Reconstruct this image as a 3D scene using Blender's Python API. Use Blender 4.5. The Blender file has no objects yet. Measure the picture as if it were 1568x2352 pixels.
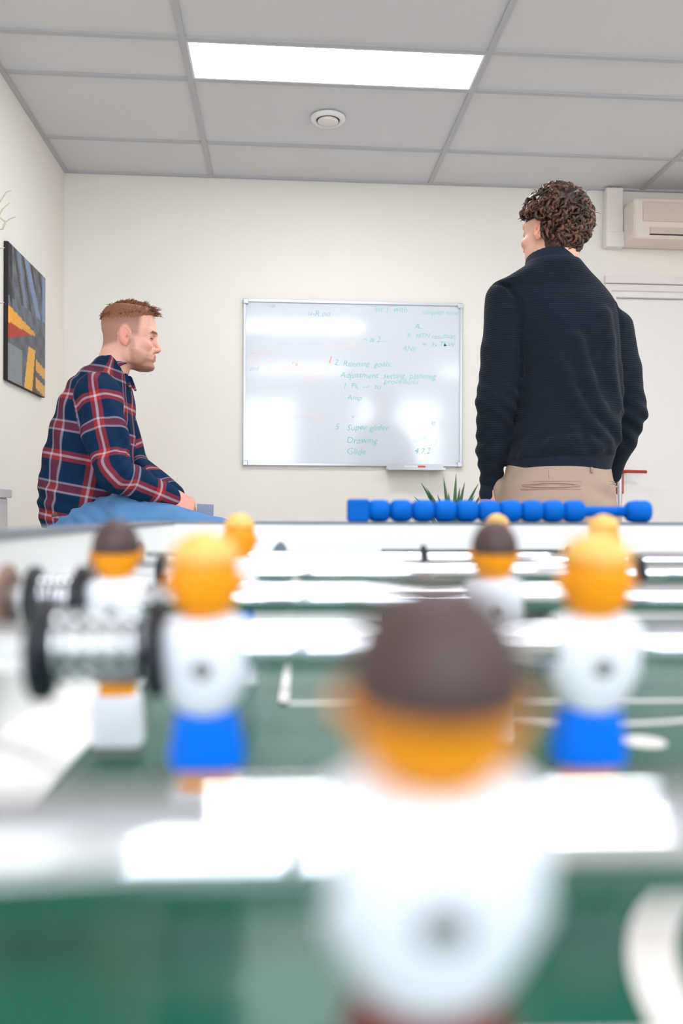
import bpy, math, random
import numpy as np
from mathutils import Vector, Matrix
random.seed(4); rng = np.random.default_rng(4)
sc = bpy.context.scene
COL = sc.collection

# ------------------------------------------------------------------ camera
F_PX = 1900.0; YAW = .0735; PITCH = .0005; ROLL = .0032; CAMZ = .86
fw = np.array([math.sin(YAW)*math.cos(PITCH), math.cos(YAW)*math.cos(PITCH), math.sin(PITCH)])
rt0 = np.cross(fw, [0, 0, 1]); rt0 /= np.linalg.norm(rt0); up0 = np.cross(rt0, fw)
RT = math.cos(ROLL)*rt0+math.sin(ROLL)*up0; UP = -math.sin(ROLL)*rt0+math.cos(ROLL)*up0
CAM = np.array([0, 0, CAMZ])
cd = bpy.data.cameras.new('camera'); cam = bpy.data.objects.new('camera', cd); COL.objects.link(cam)
cam.matrix_world = Matrix(((RT[0], UP[0], -fw[0], CAM[0]), (RT[1], UP[1], -fw[1], CAM[1]), (RT[2], UP[2], -fw[2], CAM[2]), (0, 0, 0, 1)))
cd.sensor_fit = 'VERTICAL'; cd.sensor_height = 36; cd.sensor_width = 24; cd.lens = F_PX/2352*36
cd.clip_start = .01; cd.clip_end = 50
cd.dof.use_dof = True; cd.dof.focus_distance = 2.6; cd.dof.aperture_fstop = cd.lens/6.6
sc.camera = cam
def P(px, py, d): return CAM+d*((px-784)/F_PX*RT-(py-1176)/F_PX*UP+fw)

# ------------------------------------------------------------------ world, exposure
w = bpy.data.worlds.new('world'); sc.world = w; w.use_nodes = True
w.node_tree.nodes['Background'].inputs[0].default_value = (.75, .85, 1, 1)
w.node_tree.nodes['Background'].inputs[1].default_value = 1.0
sc.view_settings.view_transform = 'Standard'; sc.view_settings.look = 'None'
sc.view_settings.exposure = .40; sc.view_settings.gamma = 1
PANEL = 17.0; WINDOW = 5.5
sc.cycles.max_bounces = 10; sc.cycles.diffuse_bounces = 6; sc.cycles.use_denoising = True
sc.cycles.caustics_reflective = False; sc.cycles.caustics_refractive = False; sc.cycles.sample_clamp_indirect = 6

# ------------------------------------------------------------------ materials
def lin(c): return tuple((v/255/12.92 if v/255 <= .04045 else ((v/255+.055)/1.055)**2.4) for v in c)
def mat(name, rgb, rough=.5, metal=0., emit=0., noise=0., nscale=30., bump=0., bscale=200., coat=0., attr=None, spec=.5, wave=None, sheen=0., sss=0.):
    m = bpy.data.materials.new(name); m.use_nodes = True; nt = m.node_tree; N = nt.nodes; L = nt.links
    b = N['Principled BSDF']; c = lin(rgb)
    b.inputs['Base Color'].default_value = (*c, 1); b.inputs['Roughness'].default_value = rough; b.inputs['Metallic'].default_value = metal
    b.inputs['Specular IOR Level'].default_value = spec; b.inputs['Coat Weight'].default_value = coat; b.inputs['Coat Roughness'].default_value = .05
    b.inputs['Sheen Weight'].default_value = sheen; b.inputs['Subsurface Weight'].default_value = sss; b.inputs['Subsurface Scale'].default_value = .01
    if emit: b.inputs['Emission Color'].default_value = (*c, 1); b.inputs['Emission Strength'].default_value = emit
    tc = N.new('ShaderNodeTexCoord')
    src = None
    if attr:
        a = N.new('ShaderNodeAttribute'); a.attribute_name = attr; src = a.outputs['Color']; L.new(src, b.inputs['Base Color'])
    if noise:
        n = N.new('ShaderNodeTexNoise'); n.inputs['Scale'].default_value = nscale; n.inputs['Detail'].default_value = 4
        L.new(tc.outputs['Object'], n.inputs['Vector'])
        mr = N.new('ShaderNodeMapRange'); mr.inputs[3].default_value = 1-noise; mr.inputs[4].default_value = 1+noise
        L.new(n.outputs['Fac'], mr.inputs[0])
        mx = N.new('ShaderNodeVectorMath'); mx.operation = 'SCALE'
        if src: L.new(src, mx.inputs[0])
        else: mx.inputs[0].default_value = c
        L.new(mr.outputs[0], mx.inputs['Scale']); L.new(mx.outputs[0], b.inputs['Base Color'])
    if wave:
        wv = N.new('ShaderNodeTexWave'); wv.bands_direction = 'Z'; wv.inputs['Scale'].default_value = wave; wv.inputs['Distortion'].default_value = 1.2
        wv.inputs['Detail'].default_value = 2; wv.inputs['Detail Scale'].default_value = .6
        L.new(tc.outputs['Object'], wv.inputs['Vector'])
        bp = N.new('ShaderNodeBump'); bp.inputs['Strength'].default_value = .5; bp.inputs['Distance'].default_value = .002
        L.new(wv.outputs['Fac'], bp.inputs['Height']); L.new(bp.outputs[0], b.inputs['Normal'])
    elif bump:
        n = N.new('ShaderNodeTexNoise'); n.inputs['Scale'].default_value = bscale; n.inputs['Detail'].default_value = 3
        L.new(tc.outputs['Object'], n.inputs['Vector'])
        bp = N.new('ShaderNodeBump'); bp.inputs['Strength'].default_value = bump; bp.inputs['Distance'].default_value = .002
        L.new(n.outputs['Fac'], bp.inputs['Height']); L.new(bp.outputs[0], b.inputs['Normal'])
    return m
M = dict(
    wall=mat('wall_paint', (234, 230, 222), .85, noise=.012, nscale=3, bump=.15, bscale=260),
    tile=mat('ceiling_tile', (214, 214, 216), .95, noise=.04, nscale=240, bump=.3, bscale=300),
    tee=mat('ceiling_tee', (186, 187, 190), .6, noise=.01),
    floor=mat('floor_vinyl', (176, 172, 166), .4, noise=.06, nscale=8),
    white=mat('white_laminate', (247, 246, 244), .3, noise=.006, coat=.2),
    whitep=mat('white_plastic', (232, 232, 230), .4, noise=.01),
    frame=mat('brushed_aluminium', (196, 200, 204), .35, 0.7, noise=.02),
    board=mat('whiteboard_enamel', (214, 221, 230), .10, noise=.006, nscale=4, spec=.8),
    chrome=mat('chrome', (232, 235, 238), .05, 1.0),
    rubber=mat('black_rubber', (22, 26, 34), .5, noise=.1),
    bushing=mat('brown_bushing', (150, 118, 102), .5, noise=.05),
    edge=mat('grey_edge', (112, 120, 132), .45, noise=.03),
    green=mat('green_playfield', (0, 84, 62), .26, noise=.05, nscale=14, spec=.3),
    line=mat('white_marking', (236, 232, 224), .3, noise=.01),
    yplas=mat('golden_hair_plastic', (240, 184, 92), .4, noise=.03),
    oplas=mat('orange_skin_plastic', (255, 160, 20), .5, noise=.03, sss=.1, spec=.3),
    bplas=mat('brown_hair_plastic', (74, 52, 50), .5, noise=.06),
    wplas=mat('white_shirt_plastic', (240, 244, 250), .35, noise=.01),
    blplas=mat('blue_shorts_plastic', (0, 118, 240), .5, noise=.02, spec=.2),
    rplas=mat('dark_red_shorts_plastic', (120, 34, 24), .4, noise=.04),
    bead=mat('blue_bead_plastic', (0, 100, 196), .6, noise=.02, spec=.12),
    steel=mat('dull_steel', (150, 150, 150), .35, 1.0),
    ac=mat('aged_beige_plastic', (226, 212, 200), .45, noise=.01),
    acp=mat('aged_beige_panel', (208, 192, 178), .5, noise=.01),
    duct=mat('offwhite_duct', (232, 226, 220), .45, noise=.01),
    dark=mat('dark_gap', (40, 36, 34), .8, noise=.05),
    door=mat('door_paint', (233, 229, 226), .45, noise=.006),
    dtrim=mat('door_frame_paint', (226, 220, 217), .5, noise=.006),
    red=mat('red_enamel', (170, 44, 30), .35, noise=.03),
    redm=mat('red_marker_plastic', (226, 60, 40), .4, noise=.02),
    leaf=mat('plant_leaf', (70, 112, 66), .45, noise=.2, nscale=20),
    soil=mat('potting_soil', (58, 42, 30), .9, noise=.3),
    twig=mat('pale_green_twig', (206, 208, 180), .6, noise=.06),
    petal=mat('white_petal', (244, 242, 232), .6, noise=.01),
    wood=mat('pale_wood', (190, 160, 120), .5, noise=.1, nscale=12),
    lampf=mat('lamp_frame', (225, 226, 228), .5, noise=.01),
    diff=mat('lamp_diffuser', (249, 251, 255), .5, emit=PANEL),
    sky=mat('daylit_pane', (232, 240, 255), .5, emit=WINDOW),
    skin=mat('skin', (232, 178, 156), .5, attr='tint', noise=.03, nscale=60, bump=.12, bscale=300, sss=.12),
    hairb=mat('brown_hair', (84, 52, 34), .42, attr='tint', noise=.15, nscale=120),
    hairg=mat('ginger_hair', (150, 98, 64), .6, attr='tint', noise=.15, nscale=200),
    knit=mat('navy_ribbed_knit', (22, 31, 43), .9, noise=.12, nscale=40, wave=48, sheen=.06, spec=.15),
    rib=mat('navy_rib', (30, 38, 52), .9, noise=.1, bump=.4, bscale=500, sheen=.06, spec=.15),
    chino=mat('beige_chino', (172, 150, 134), .85, noise=.06, nscale=25, bump=.25, bscale=700),
    denim=mat('blue_denim', (88, 138, 188), .85, noise=.28, nscale=14, bump=.4, bscale=600),
    shoe=mat('dark_shoe', (52, 48, 46), .6, noise=.1),
    leather=mat('brown_leather', (110, 66, 40), .5, noise=.1),
    card=mat('blue_grey_cover', (150, 160, 182), .5, noise=.06),
    inkg=mat('green_ink', (122, 206, 194), .6, noise=.1), inkf=mat('faint_green_ink', (196, 224, 222), .6, noise=.08),
    inkb=mat('blue_ink', (134, 184, 214), .6, noise=.1), inkr=mat('faint_red_ink', (240, 206, 200), .6, noise=.08),
    inkgr=mat('grey_ink', (206, 211, 222), .6, noise=.08), inko=mat('orange_ink', (246, 150, 110), .6, noise=.08),
    paint=mat('printed_canvas', (255, 255, 255), .6, attr='tint', noise=.05, nscale=60),
)

# ------------------------------------------------------------------ mesh helpers
def link(name, verts, faces, m, parent=None, smooth=False, loc=None):
    me = bpy.data.meshes.new(name)
    if isinstance(verts, np.ndarray) and isinstance(faces, np.ndarray):
        nf, k = faces.shape
        me.vertices.add(len(verts)); me.vertices.foreach_set('co', verts.astype(np.float32).ravel())
        me.loops.add(nf*k); me.loops.foreach_set('vertex_index', faces.astype(np.int32).ravel())
        me.polygons.add(nf); me.polygons.foreach_set('loop_start', np.arange(0, nf*k, k, dtype=np.int32))
        me.update(calc_edges=True)
    else:
        me.from_pydata([tuple(v) for v in verts], [], [tuple(f) for f in faces]); me.update()
    if smooth: me.polygons.foreach_set('use_smooth', [True]*len(me.polygons))
    for mm in (m if isinstance(m, (list, tuple)) else [m]): me.materials.append(mm)
    o = bpy.data.objects.new(name, me); COL.objects.link(o)
    if parent: o.parent = parent
    if loc is not None: o.location = loc
    return o
def empty(name, loc=(0, 0, 0), rz=0):
    o = bpy.data.objects.new(name, None); COL.objects.link(o); o.location = loc; o.rotation_euler = (0, 0, rz); o.empty_display_size = .05; return o
def tag(o, label, cat, group=None):
    o['label'] = label; o['category'] = cat
    if group: o['group'] = group
    return o
def struct(o): o['kind'] = 'structure'; return o
class MB:
    def __init__(s): s.v = []; s.f = []
    def add(s, v, f):
        n = len(s.v); s.v += [tuple(map(float, p)) for p in v]; s.f += [tuple(i+n for i in q) for q in f]; return s
    def box(s, a, b, bev=0):
        (x0, y0, z0), (x1, y1, z1) = a, b
        if not bev:
            return s.add([(x0, y0, z0), (x1, y0, z0), (x1, y1, z0), (x0, y1, z0), (x0, y0, z1), (x1, y0, z1), (x1, y1, z1), (x0, y1, z1)],
                         [(0, 3, 2, 1), (4, 5, 6, 7), (0, 1, 5, 4), (1, 2, 6, 5), (2, 3, 7, 6), (3, 0, 4, 7)])
        import bmesh
        bm = bmesh.new(); bmesh.ops.create_cube(bm, size=1)
        for q in bm.verts: q.co = Vector(((x0+x1)/2+q.co.x*(x1-x0), (y0+y1)/2+q.co.y*(y1-y0), (z0+z1)/2+q.co.z*(z1-z0)))
        bmesh.ops.bevel(bm, geom=bm.edges[:], offset=bev, segments=3, profile=.5, affect='EDGES')
        bm.verts.index_update(); s.add([q.co[:] for q in bm.verts], [[q.index for q in f.verts] for f in bm.faces]); bm.free(); return s
    def loft(s, rings, cap=True):   # rings: list of equal length closed point lists
        n = len(rings[0]); v = [p for r in rings for p in r]; f = []
        for i in range(len(rings)-1):
            for j in range(n): f.append((i*n+j, i*n+(j+1) % n, (i+1)*n+(j+1) % n, (i+1)*n+j))
        if cap: f.append(tuple(range(n))[::-1]); f.append(tuple((len(rings)-1)*n+j for j in range(n)))
        return s.add(v, f)
    def tube(s, pts, r, n=10, cap=True):
        pts = [Vector(p) for p in pts]; rr = r if isinstance(r, (list, tuple)) else [r]*len(pts); rings = []; ref = None
        for i, p in enumerate(pts):
            t = (pts[min(i+1, len(pts)-1)]-pts[max(i-1, 0)]).normalized()
            if ref is None: ref = t.orthogonal().normalized()
            ref = (ref-t*ref.dot(t)).normalized(); b = t.cross(ref)
            rings.append([p+(ref*math.cos(2*math.pi*k/n)+b*math.sin(2*math.pi*k/n))*rr[i] for k in range(n)])
        return s.loft(rings, cap)
    def lathe(s, prof, c=(0, 0, 0), axis='Z', n=32, cap=True):
        rings = []
        for r, h in prof:
            ring = []
            for k in range(n):
                a = 2*math.pi*k/n; x, y = r*math.cos(a), r*math.sin(a)
                q = {'Z': (x, y, h), 'X': (h, x, y), 'Y': (y, h, x)}[axis]
                ring.append((q[0]+c[0], q[1]+c[1], q[2]+c[2]))
            rings.append(ring)
        return s.loft(rings, cap)
    def prism(s, poly, a, b, axis='Y'):
        def q(p, h): return {'Y': (p[0], h, p[1]), 'X': (h, p[0], p[1]), 'Z': (p[0], p[1], h)}[axis]
        return s.loft([[q(p, a) for p in poly], [q(p, b) for p in poly]])
    def build(s, name, m, parent=None, smooth=False, loc=None): return link(name, s.v, s.f, m, parent, smooth, loc)
def fixn(o):
    import bmesh
    bm = bmesh.new(); bm.from_mesh(o.data); bmesh.ops.recalc_face_normals(bm, faces=bm.faces[:]); bm.to_mesh(o.data); bm.free(); return o
def copy_tree(o, parent=None):
    c = o.copy(); COL.objects.link(c); c.parent = parent
    for ch in list(o.children): copy_tree(ch, c)
    return c

# ------------------------------------------------------------------ distance-field bodies
class SDF:
    def __init__(s, lo, hi, h):
        s.lo = np.array(lo, float); s.h = h; n = np.ceil((np.array(hi)-s.lo)/h).astype(int)+1
        g = [s.lo[i]+h*np.arange(n[i]) for i in range(3)]
        s.X, s.Y, s.Z = (a.astype(np.float32) for a in np.meshgrid(*g, indexing='ij')); s.D = np.full(s.X.shape, 1e3, np.float32)
    @staticmethod
    def smin(a, b, k):
        if k <= 0: return np.minimum(a, b)
        hh = np.clip(.5+.5*(b-a)/k, 0, 1); return b*(1-hh)+a*hh-k*hh*(1-hh)
    def add(s, d, k=0): s.D = s.smin(s.D, d, k); return s
    def sub(s, d, k=0): s.D = -s.smin(-s.D, d, k); return s
    def cap(s, a, b, ra, rb, sq=(1, 1, 1)):
        a = np.array(a, float); b = np.array(b, float); q = np.array(sq, float); c = (a+b)/2
        X, Y, Z = ((s.X-c[0])/q[0], (s.Y-c[1])/q[1], (s.Z-c[2])/q[2]); A = (a-c)/q; B = (b-c)/q; ab = B-A; L = max(ab@ab, 1e-9)
        t = np.clip(((X-A[0])*ab[0]+(Y-A[1])*ab[1]+(Z-A[2])*ab[2])/L, 0, 1)
        return (np.sqrt((X-A[0]-t*ab[0])**2+(Y-A[1]-t*ab[1])**2+(Z-A[2]-t*ab[2])**2)-(ra+(rb-ra)*t))*min(1, q.min())
    def chain(s, pts, rs, k=.02, **kw):
        for i in range(len(pts)-1): s.add(s.cap(pts[i], pts[i+1], rs[i], rs[i+1], **kw), k)
        return s
    def ell(s, c, r, rot=None):
        x, y, z = s.X-c[0], s.Y-c[1], s.Z-c[2]
        if rot is not None:
            R = np.array(rot, float); x, y, z = R[0, 0]*x+R[1, 0]*y+R[2, 0]*z, R[0, 1]*x+R[1, 1]*y+R[2, 1]*z, R[0, 2]*x+R[1, 2]*y+R[2, 2]*z
        k0 = np.sqrt((x/r[0])**2+(y/r[1])**2+(z/r[2])**2); return (k0-1)*min(r)
    def loft(s, keys, e=2.0):       # keys: (z, cx, cy, a, b) sorted by z
        K = np.array(sorted(keys), float); z = s.Z; I = lambda i: np.interp(z, K[:, 0], K[:, i]).astype(np.float32)
        a, b = I(3), I(4); q = ((np.abs(s.X-I(1))/a)**e+(np.abs(s.Y-I(2))/b)**e)**(1/e)
        d = (q-1)*np.minimum(a, b)
        return np.maximum(d, np.maximum(K[0, 0]-z, z-K[-1, 0]))
    def mesh(s):
        D, h = s.D, s.h; I = D < 0; n = np.array(D.shape)-1
        cs = np.zeros(tuple(n), np.int8)
        for dx in (0, 1):
            for dy in (0, 1):
                for dz in (0, 1): cs += I[dx:n[0]+dx, dy:n[1]+dy, dz:n[2]+dz]
        idx = np.argwhere((cs > 0) & (cs < 8)); vid = np.full(tuple(n), -1, np.int64); vid[tuple(idx.T)] = np.arange(len(idx))
        acc = np.zeros((len(idx), 3)); cnt = np.zeros(len(idx))
        for ax in range(3):
            o1, o2 = [a for a in range(3) if a != ax]
            for p in (0, 1):
                for q in (0, 1):
                    off = np.zeros(3, int); off[o1] = p; off[o2] = q; off2 = off.copy(); off2[ax] = 1
                    a = D[tuple((idx+off).T)]; b = D[tuple((idx+off2).T)]; m = (a < 0) != (b < 0)
                    t = np.where(m, a/np.where(m, a-b, 1), 0); pt = np.tile(off, (len(idx), 1)).astype(float); pt[:, ax] = t
                    acc[m] += pt[m]; cnt[m] += 1
        V = s.lo+(idx+acc/cnt[:, None])*h; Q = []
        for ax in range(3):
            o1, o2 = [(1, 2), (2, 0), (0, 1)][ax]
            sl = [slice(None)]*3; sl2 = [slice(None)]*3; sl[ax] = slice(0, -1); sl2[ax] = slice(1, None)
            a = I[tuple(sl)]; b = I[tuple(sl2)]; E_ = np.argwhere(a != b)
            E_ = E_[(E_[:, o1] > 0) & (E_[:, o2] > 0) & (E_[:, o1] < D.shape[o1]-1) & (E_[:, o2] < D.shape[o2]-1)]
            fl = a[tuple(E_.T)]; qs = []
            for (p, q) in ((-1, -1), (0, -1), (0, 0), (-1, 0)):
                e = E_.copy(); e[:, o1] += p; e[:, o2] += q; qs.append(vid[tuple(e.T)])
            q = np.stack(qs, 1); q[~fl] = q[~fl][:, ::-1]; Q.append(q)
        Q = np.concatenate(Q); Q = Q[(Q >= 0).all(1)]
        return V, Q
def relax(V, Q, it=1, lam=.5):
    for _ in range(it):
        acc = np.zeros_like(V); c = np.zeros(len(V))
        for i in range(4):
            for j in ((i+1) % 4, (i+3) % 4):
                np.add.at(acc, Q[:, i], V[Q[:, j]]); np.add.at(c, Q[:, i], 1)
        V = V*(1-lam)+lam*acc/np.maximum(c, 1)[:, None]
    return V
def vcol(o, rgb, name='tint'):
    a = o.data.attributes.new(name, 'FLOAT_COLOR', 'POINT'); n = len(o.data.vertices)
    c = np.ones((n, 4), np.float32); c[:, :3] = rgb; a.data.foreach_set('color', c.ravel())
def vvec(o, v, name='cloth'):
    a = o.data.attributes.new(name, 'FLOAT_VECTOR', 'POINT'); a.data.foreach_set('vector', np.asarray(v, np.float32).ravel())

# ------------------------------------------------------------------ room
XL, XR, YB, YR, H = -1.161, 3.4, 4.533, -2.5, CAMZ+1.82
G1 = -.382; C0 = .4165
def onwall(px, py):        # a pixel's point on the back wall
    r = P(px, py, 1)-CAM; t = YB/r[1]; return CAM+r*t
def onleft(px, py):
    r = P(px, py, 1)-CAM; t = XL/r[0]; return CAM+r*t
def onceil(px, py):
    r = P(px, py, 1)-CAM; t = (H-CAMZ)/r[2]; return CAM+r*t
struct(MB().box((XL-.1, YR-.1, -.1), (XR+.1, YB+.1, 0)).build('floor', M['floor']))
struct(MB().box((XL-.1, YR-.1, H+.004), (XR+.1, YB+.1, H+.1)).build('ceiling', M['tile']))
struct(MB().box((XL-.1, YR-.1, 0), (XL, YB+.1, H+.004)).build('wall_left', M['wall']))
struct(MB().box((XR, YR-.1, 0), (XR+.1, YB+.1, H+.004)).build('wall_right', M['wall']))
# back wall with the doorway left open
dA = onwall(1402, 668); dL = dA[0]; dT = dA[2]; dR = dL+.93
mb = MB(); mb.box((XL, YB, 0), (dL, YB+.1, H+.004)); mb.box((dR, YB, 0), (XR, YB+.1, H+.004)); mb.box((dL, YB, dT), (dR, YB+.1, H+.004))
struct(mb.build('wall_back', M['wall']))
# rear wall with two windows
wins = [(-1.0, .25, .95, 2.5), (1.0, 2.3, .95, 2.5)]
mb = MB(); xs = XL
for (a, b, c, d) in wins:
    mb.box((xs, YR-.1, 0), (a, YR, H+.004)); mb.box((a, YR-.1, 0), (b, YR, c)); mb.box((a, YR-.1, d), (b, YR, H+.004)); xs = b
mb.box((xs, YR-.1, 0), (XR, YR, H+.004)); struct(mb.build('wall_rear', M['wall']))
for i, (a, b, c, d) in enumerate(wins):
    r = empty('window_%d' % (i+1), ((a+b)/2, YR, c)); struct(r); x0, x1, hh = a-(a+b)/2, b-(a+b)/2, d-c
    mb = MB()
    for (p, q, u, v) in ((x0, x1, 0, .06), (x0, x1, hh-.06, hh), (x0, x0+.06, .06, hh-.06), (x1-.06, x1, .06, hh-.06), (-.03, .03, .06, hh-.06)):
        mb.box((p, -.08, u), (q, -.02, v))
    mb.build('window_frame', M['whitep'], r)
    MB().box((x0, -.098, 0), (x1, -.085, hh)).build('window_pane', M['sky'], r)
# ceiling grid
tees = MB(); tw = .012
xm = [G1+1.2*k for k in range(0, 4) if G1+1.2*k < XR]
for x in xm: tees.box((x-tw, YR, H-.004), (x+tw, YB-.02, H+.004))
offs = [0, .6, .9, 1.5, 1.8, 2.1, 2.7, 3.0, 3.3, 3.9, 4.5, 5.1, 5.4, 5.7, 6.3]
for o_ in offs:
    y = YB-C0-o_
    tees.box((XL+.02, y-tw, H-.0036), (XR, y+tw, H+.004))
struct(tees.build('trim_1', M['tee']))
mb = MB(); mb.box((XL, YB-.022, H-.006), (XR, YB, H+.004)); mb.box((XL, YR, H-.006), (XL+.022, YB-.022, H+.004))
struct(mb.build('trim_2', M['tee']))
mb = MB(); mb.box((XL, YB-.012, 0), (dL-.06, YB, .08)); struct(mb.build('baseboard_back', M['dtrim']))
mb = MB(); mb.box((XL, YR, 0), (XL+.012, YB-.012, .08)); struct(mb.build('baseboard_left', M['dtrim']))

# ceiling lights
def ceiling_light(x, y, label):
    r = empty('ceiling_light', (x, y, H)); tag(r, label, 'ceiling light', 'recessed ceiling light panels')
    w2, d2 = .6-tw, .15-tw; mb = MB(); e = .008
    for (a, b, c, d) in ((-w2, w2, -d2, -d2+e), (-w2, w2, d2-e, d2), (-w2, -w2+e, -d2+e, d2-e), (w2-e, w2, -d2+e, d2-e)):
        mb.box((a, c, -.003), (b, d, .003))
    mb.build('light_frame', M['lampf'], r)
    MB().box((-w2+e, -d2+e, -.001), (w2-e, d2-e, .003)).build('diffuser', M['diff'], r)
ceiling_light(G1+.6, YB-C0-.75, 'long bright rectangular light panel recessed in the grey tiled ceiling')
ceiling_light(G1+.6, YB-C0-3.15, 'light panel in the ceiling above the table football table')
ceiling_light(G1+.6, YB-C0-5.55, 'light panel in the ceiling near the windows, behind the table')
ceiling_light(G1+3.0, YB-C0-1.65, 'added light panel, out of view, brightening the door side of the room')  # extra panel outside the frame, added to brighten the door and right wall
ceiling_light(G1+3.0, YB-C0-3.15, 'light panel in the ceiling toward the right wall')
ceiling_light(G1+3.0, YB-C0-5.55, 'light panel in the ceiling corner between right wall and windows')

# round extract vent
c = onceil(753, 271); r = empty('ceiling_vent', (c[0], c[1], H)); tag(r, 'round white air vent on the ceiling tile beyond the light panel', 'air vent')
R0 = .081
fixn(MB().lathe([(R0, .0), (R0, -.006), (R0-.006, -.014), (R0-.018, -.018), (R0-.026, -.014), (R0-.028, -.002), (R0-.028, .0)], n=48).build('vent_ring', M['whitep'], r, True))
fixn(MB().lathe([(.012, .0), (.012, -.010), (R0-.034, -.012), (R0-.033, -.018), (R0-.040, -.022), (.001, -.023)], n=48).build('vent_disc', M['duct'], r, True))

# ------------------------------------------------------------------ whiteboard
wx, wz = -.2025, CAMZ+1.156
wb = empty('whiteboard', (wx+.6, YB, wz-.45)); tag(wb, 'wall mounted whiteboard covered in faint green and red handwriting', 'whiteboard')
MB().box((-.594, -.012, -.444), (.594, -.001, .444)).build('board_surface', M['board'], wb)
mb = MB()
for a, b in (((-.6, -.02, .438), (.6, -.001, .45)), ((-.6, -.02, -.45), (.6, -.001, -.438)), ((-.6, -.02, -.438), (-.59, -.001, .438)), ((.59, -.02, -.438), (.6, -.001, .438))): mb.box(a, b)
mb.build('board_frame', M['frame'], wb)
for sx in (-1, 1):
    for sz in (-1, 1):
        x, z = sx*.589, sz*.439
        MB().box((x-.015, -.024, z-.015), (x+.015, -.001, z+.015), .005).build('corner_cap', M['frame'], wb)
tl = onwall(886, 1070)[0]-wx-.6; trr = onwall(1016, 1070)[0]-wx-.6
MB().box((tl, -.085, -.474), (trr, -.001, -.468)).box((tl, -.087, -.474), (trr, -.083, -.460)).box((tl, -.02, -.468), (trr, -.001, -.45)).build('pen_tray', M['frame'], wb)
mk = onwall(960, 1070)
o = fixn(MB().lathe([(.004, -.06), (.0085, -.058), (.0085, .018), (.0095, .02), (.0095, .058), (.007, .062)], axis='X', n=16).build('marker_pen', [M['whitep'], M['redm']], None, True))
for p in o.data.polygons:
    if p.center.x > .018: p.material_index = 1
o.location = (mk[0]-.03, YB-.055, wz-.45-.468+.0097); tag(o, 'whiteboard marker with a red cap lying in the pen tray', 'marker pen')
def scrawl(txt, px, py, size, m, sh=.25):
    q = onwall(px, py); cu = bpy.data.curves.new('handwriting', 'FONT'); cu.body = txt; cu.size = size; cu.shear = sh; cu.extrude = .0002; cu.offset = -.0004; cu.resolution_u = 2
    t = bpy.data.objects.new('handwriting', cu); COL.objects.link(t); t.rotation_euler = (math.pi/2, 0, 0)
    t.location = (q[0], YB-.0125, q[2]); dg = bpy.context.evaluated_depsgraph_get(); me = bpy.data.meshes.new_from_object(t.evaluated_get(dg))
    vs = np.array([v.co[:] for v in me.vertices])
    ph = random.random()*9
    V = np.stack([vs[:, 0]+wx*0+q[0]-wx-.6, np.full(len(vs), -.0125)+vs[:, 2]*-1, vs[:, 1]+.0025*np.sin(vs[:, 0]*55+ph)+.0015*np.sin(vs[:, 0]*143+ph)+q[2]-(wz-.45)], 1)
    fs = [tuple(p.vertices) for p in me.polygons]; bpy.data.objects.remove(t); bpy.data.meshes.remove(me)
    o = link('handwriting', V.tolist(), fs, m, wb); return o
for a in [('f: ok', 603, 706, .035, M['inkgr']), ('~ab', 613, 708, .03, M['inkb']), ('plan week', 648, 722, .034, M['inkgr']), ('(info)', 660, 736, .034, M['inkgr']), ('u-R.oo', 706, 727, .045, M['inkb']),
          ('tests', 722, 711, .03, M['inkf']), ('work', 752, 711, .03, M['inkf']), ('items', 780, 722, .03, M['inkf']), ('int 1. with', 858, 717, .045, M['inkg']),
          ('campaign visual', 968, 722, .033, M['inkg']), ('1.  set up', 938, 734, .036, M['inkf']), ('A...', 950, 756, .046, M['inkg']), ('9   MTN resultaat', 932, 777, .037, M['inkg']),
          ('w  3x TKW', 968, 796, .037, M['inkg']), ('ANh', 922, 806, .04, M['inkg']), ('JUR', 930, 828, .036, M['inkf']), ('~ # 2....', 832, 786, .044, M['inkg']),
          ('2.', 766, 840, .046, M['inkg']), ('Running  goals:', 786, 842, .045, M['inkg']), ('Adjustment  setting  planning', 780, 868, .045, M['inkg']), ('procedures', 880, 882, .042, M['inkg']),
          ('1  Pk  ---  to', 786, 893, .042, M['inkg']), ('3', 762, 893, .04, M['inkf']), ('4', 764, 916, .04, M['inkf']), ('Amp', 796, 919, .042, M['inkg']), ('oe', 806, 940, .034, M['inkf']), ('v', 806, 962, .04, M['inkg']),
          ('5   Super glider', 768, 988, .048, M['inkg']), ('4.0', 744, 1011, .046, M['inkf']), ('Drawing', 794, 1018, .05, M['inkg']), ('7', 766, 1032, .044, M['inkf']), ('Glide', 794, 1044, .05, M['inkg']),
          ('(:)', 702, 1014, .06, M['inkf']), ('e', 988, 978, .05, M['inkb']), ('my...', 1006, 980, .046, M['inkf']), ('2.0.', 952, 1014, .044, M['inkf']), ('4.7.2', 950, 1042, .046, M['inkg']), ('2', 994, 1022, .04, M['inkf']),
          ('notes', 572, 778, .034, M['inkgr']), ('~~~~~', 572, 818, .05, M['inkr']), ('steps  to  do', 570, 830, .036, M['inkr']), ('review  list', 572, 842, .036, M['inkr']), ('end', 572, 852, .034, M['inkb']),
          ('overview', 692, 764, .032, M['inkr']), ('a.', 708, 778, .03, M['inkgr']), ('b.', 708, 788, .03, M['inkgr']), ('c.', 708, 798, .03, M['inkgr']), ('list  items', 752, 785, .034, M['inkr']), ('list  amount', 750, 798, .036, M['inkr']),
          ('! x', 668, 842, .036, M['inko']), ('1', 750, 835, .06, M['inko']), ('manual', 694, 868, .034, M['inkr']), ('testing', 694, 880, .034, M['inkr']), ('ask summary', 664, 962, .034, M['inkr']), ('i   i', 1006, 946, .046, M['inkf']),
          ('/  \\', 574, 746, .04, M['inkgr']), ('|', 780, 842, .001, M['inkf'])]: 
    if a[3] > .01: scrawl(*a)

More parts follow.
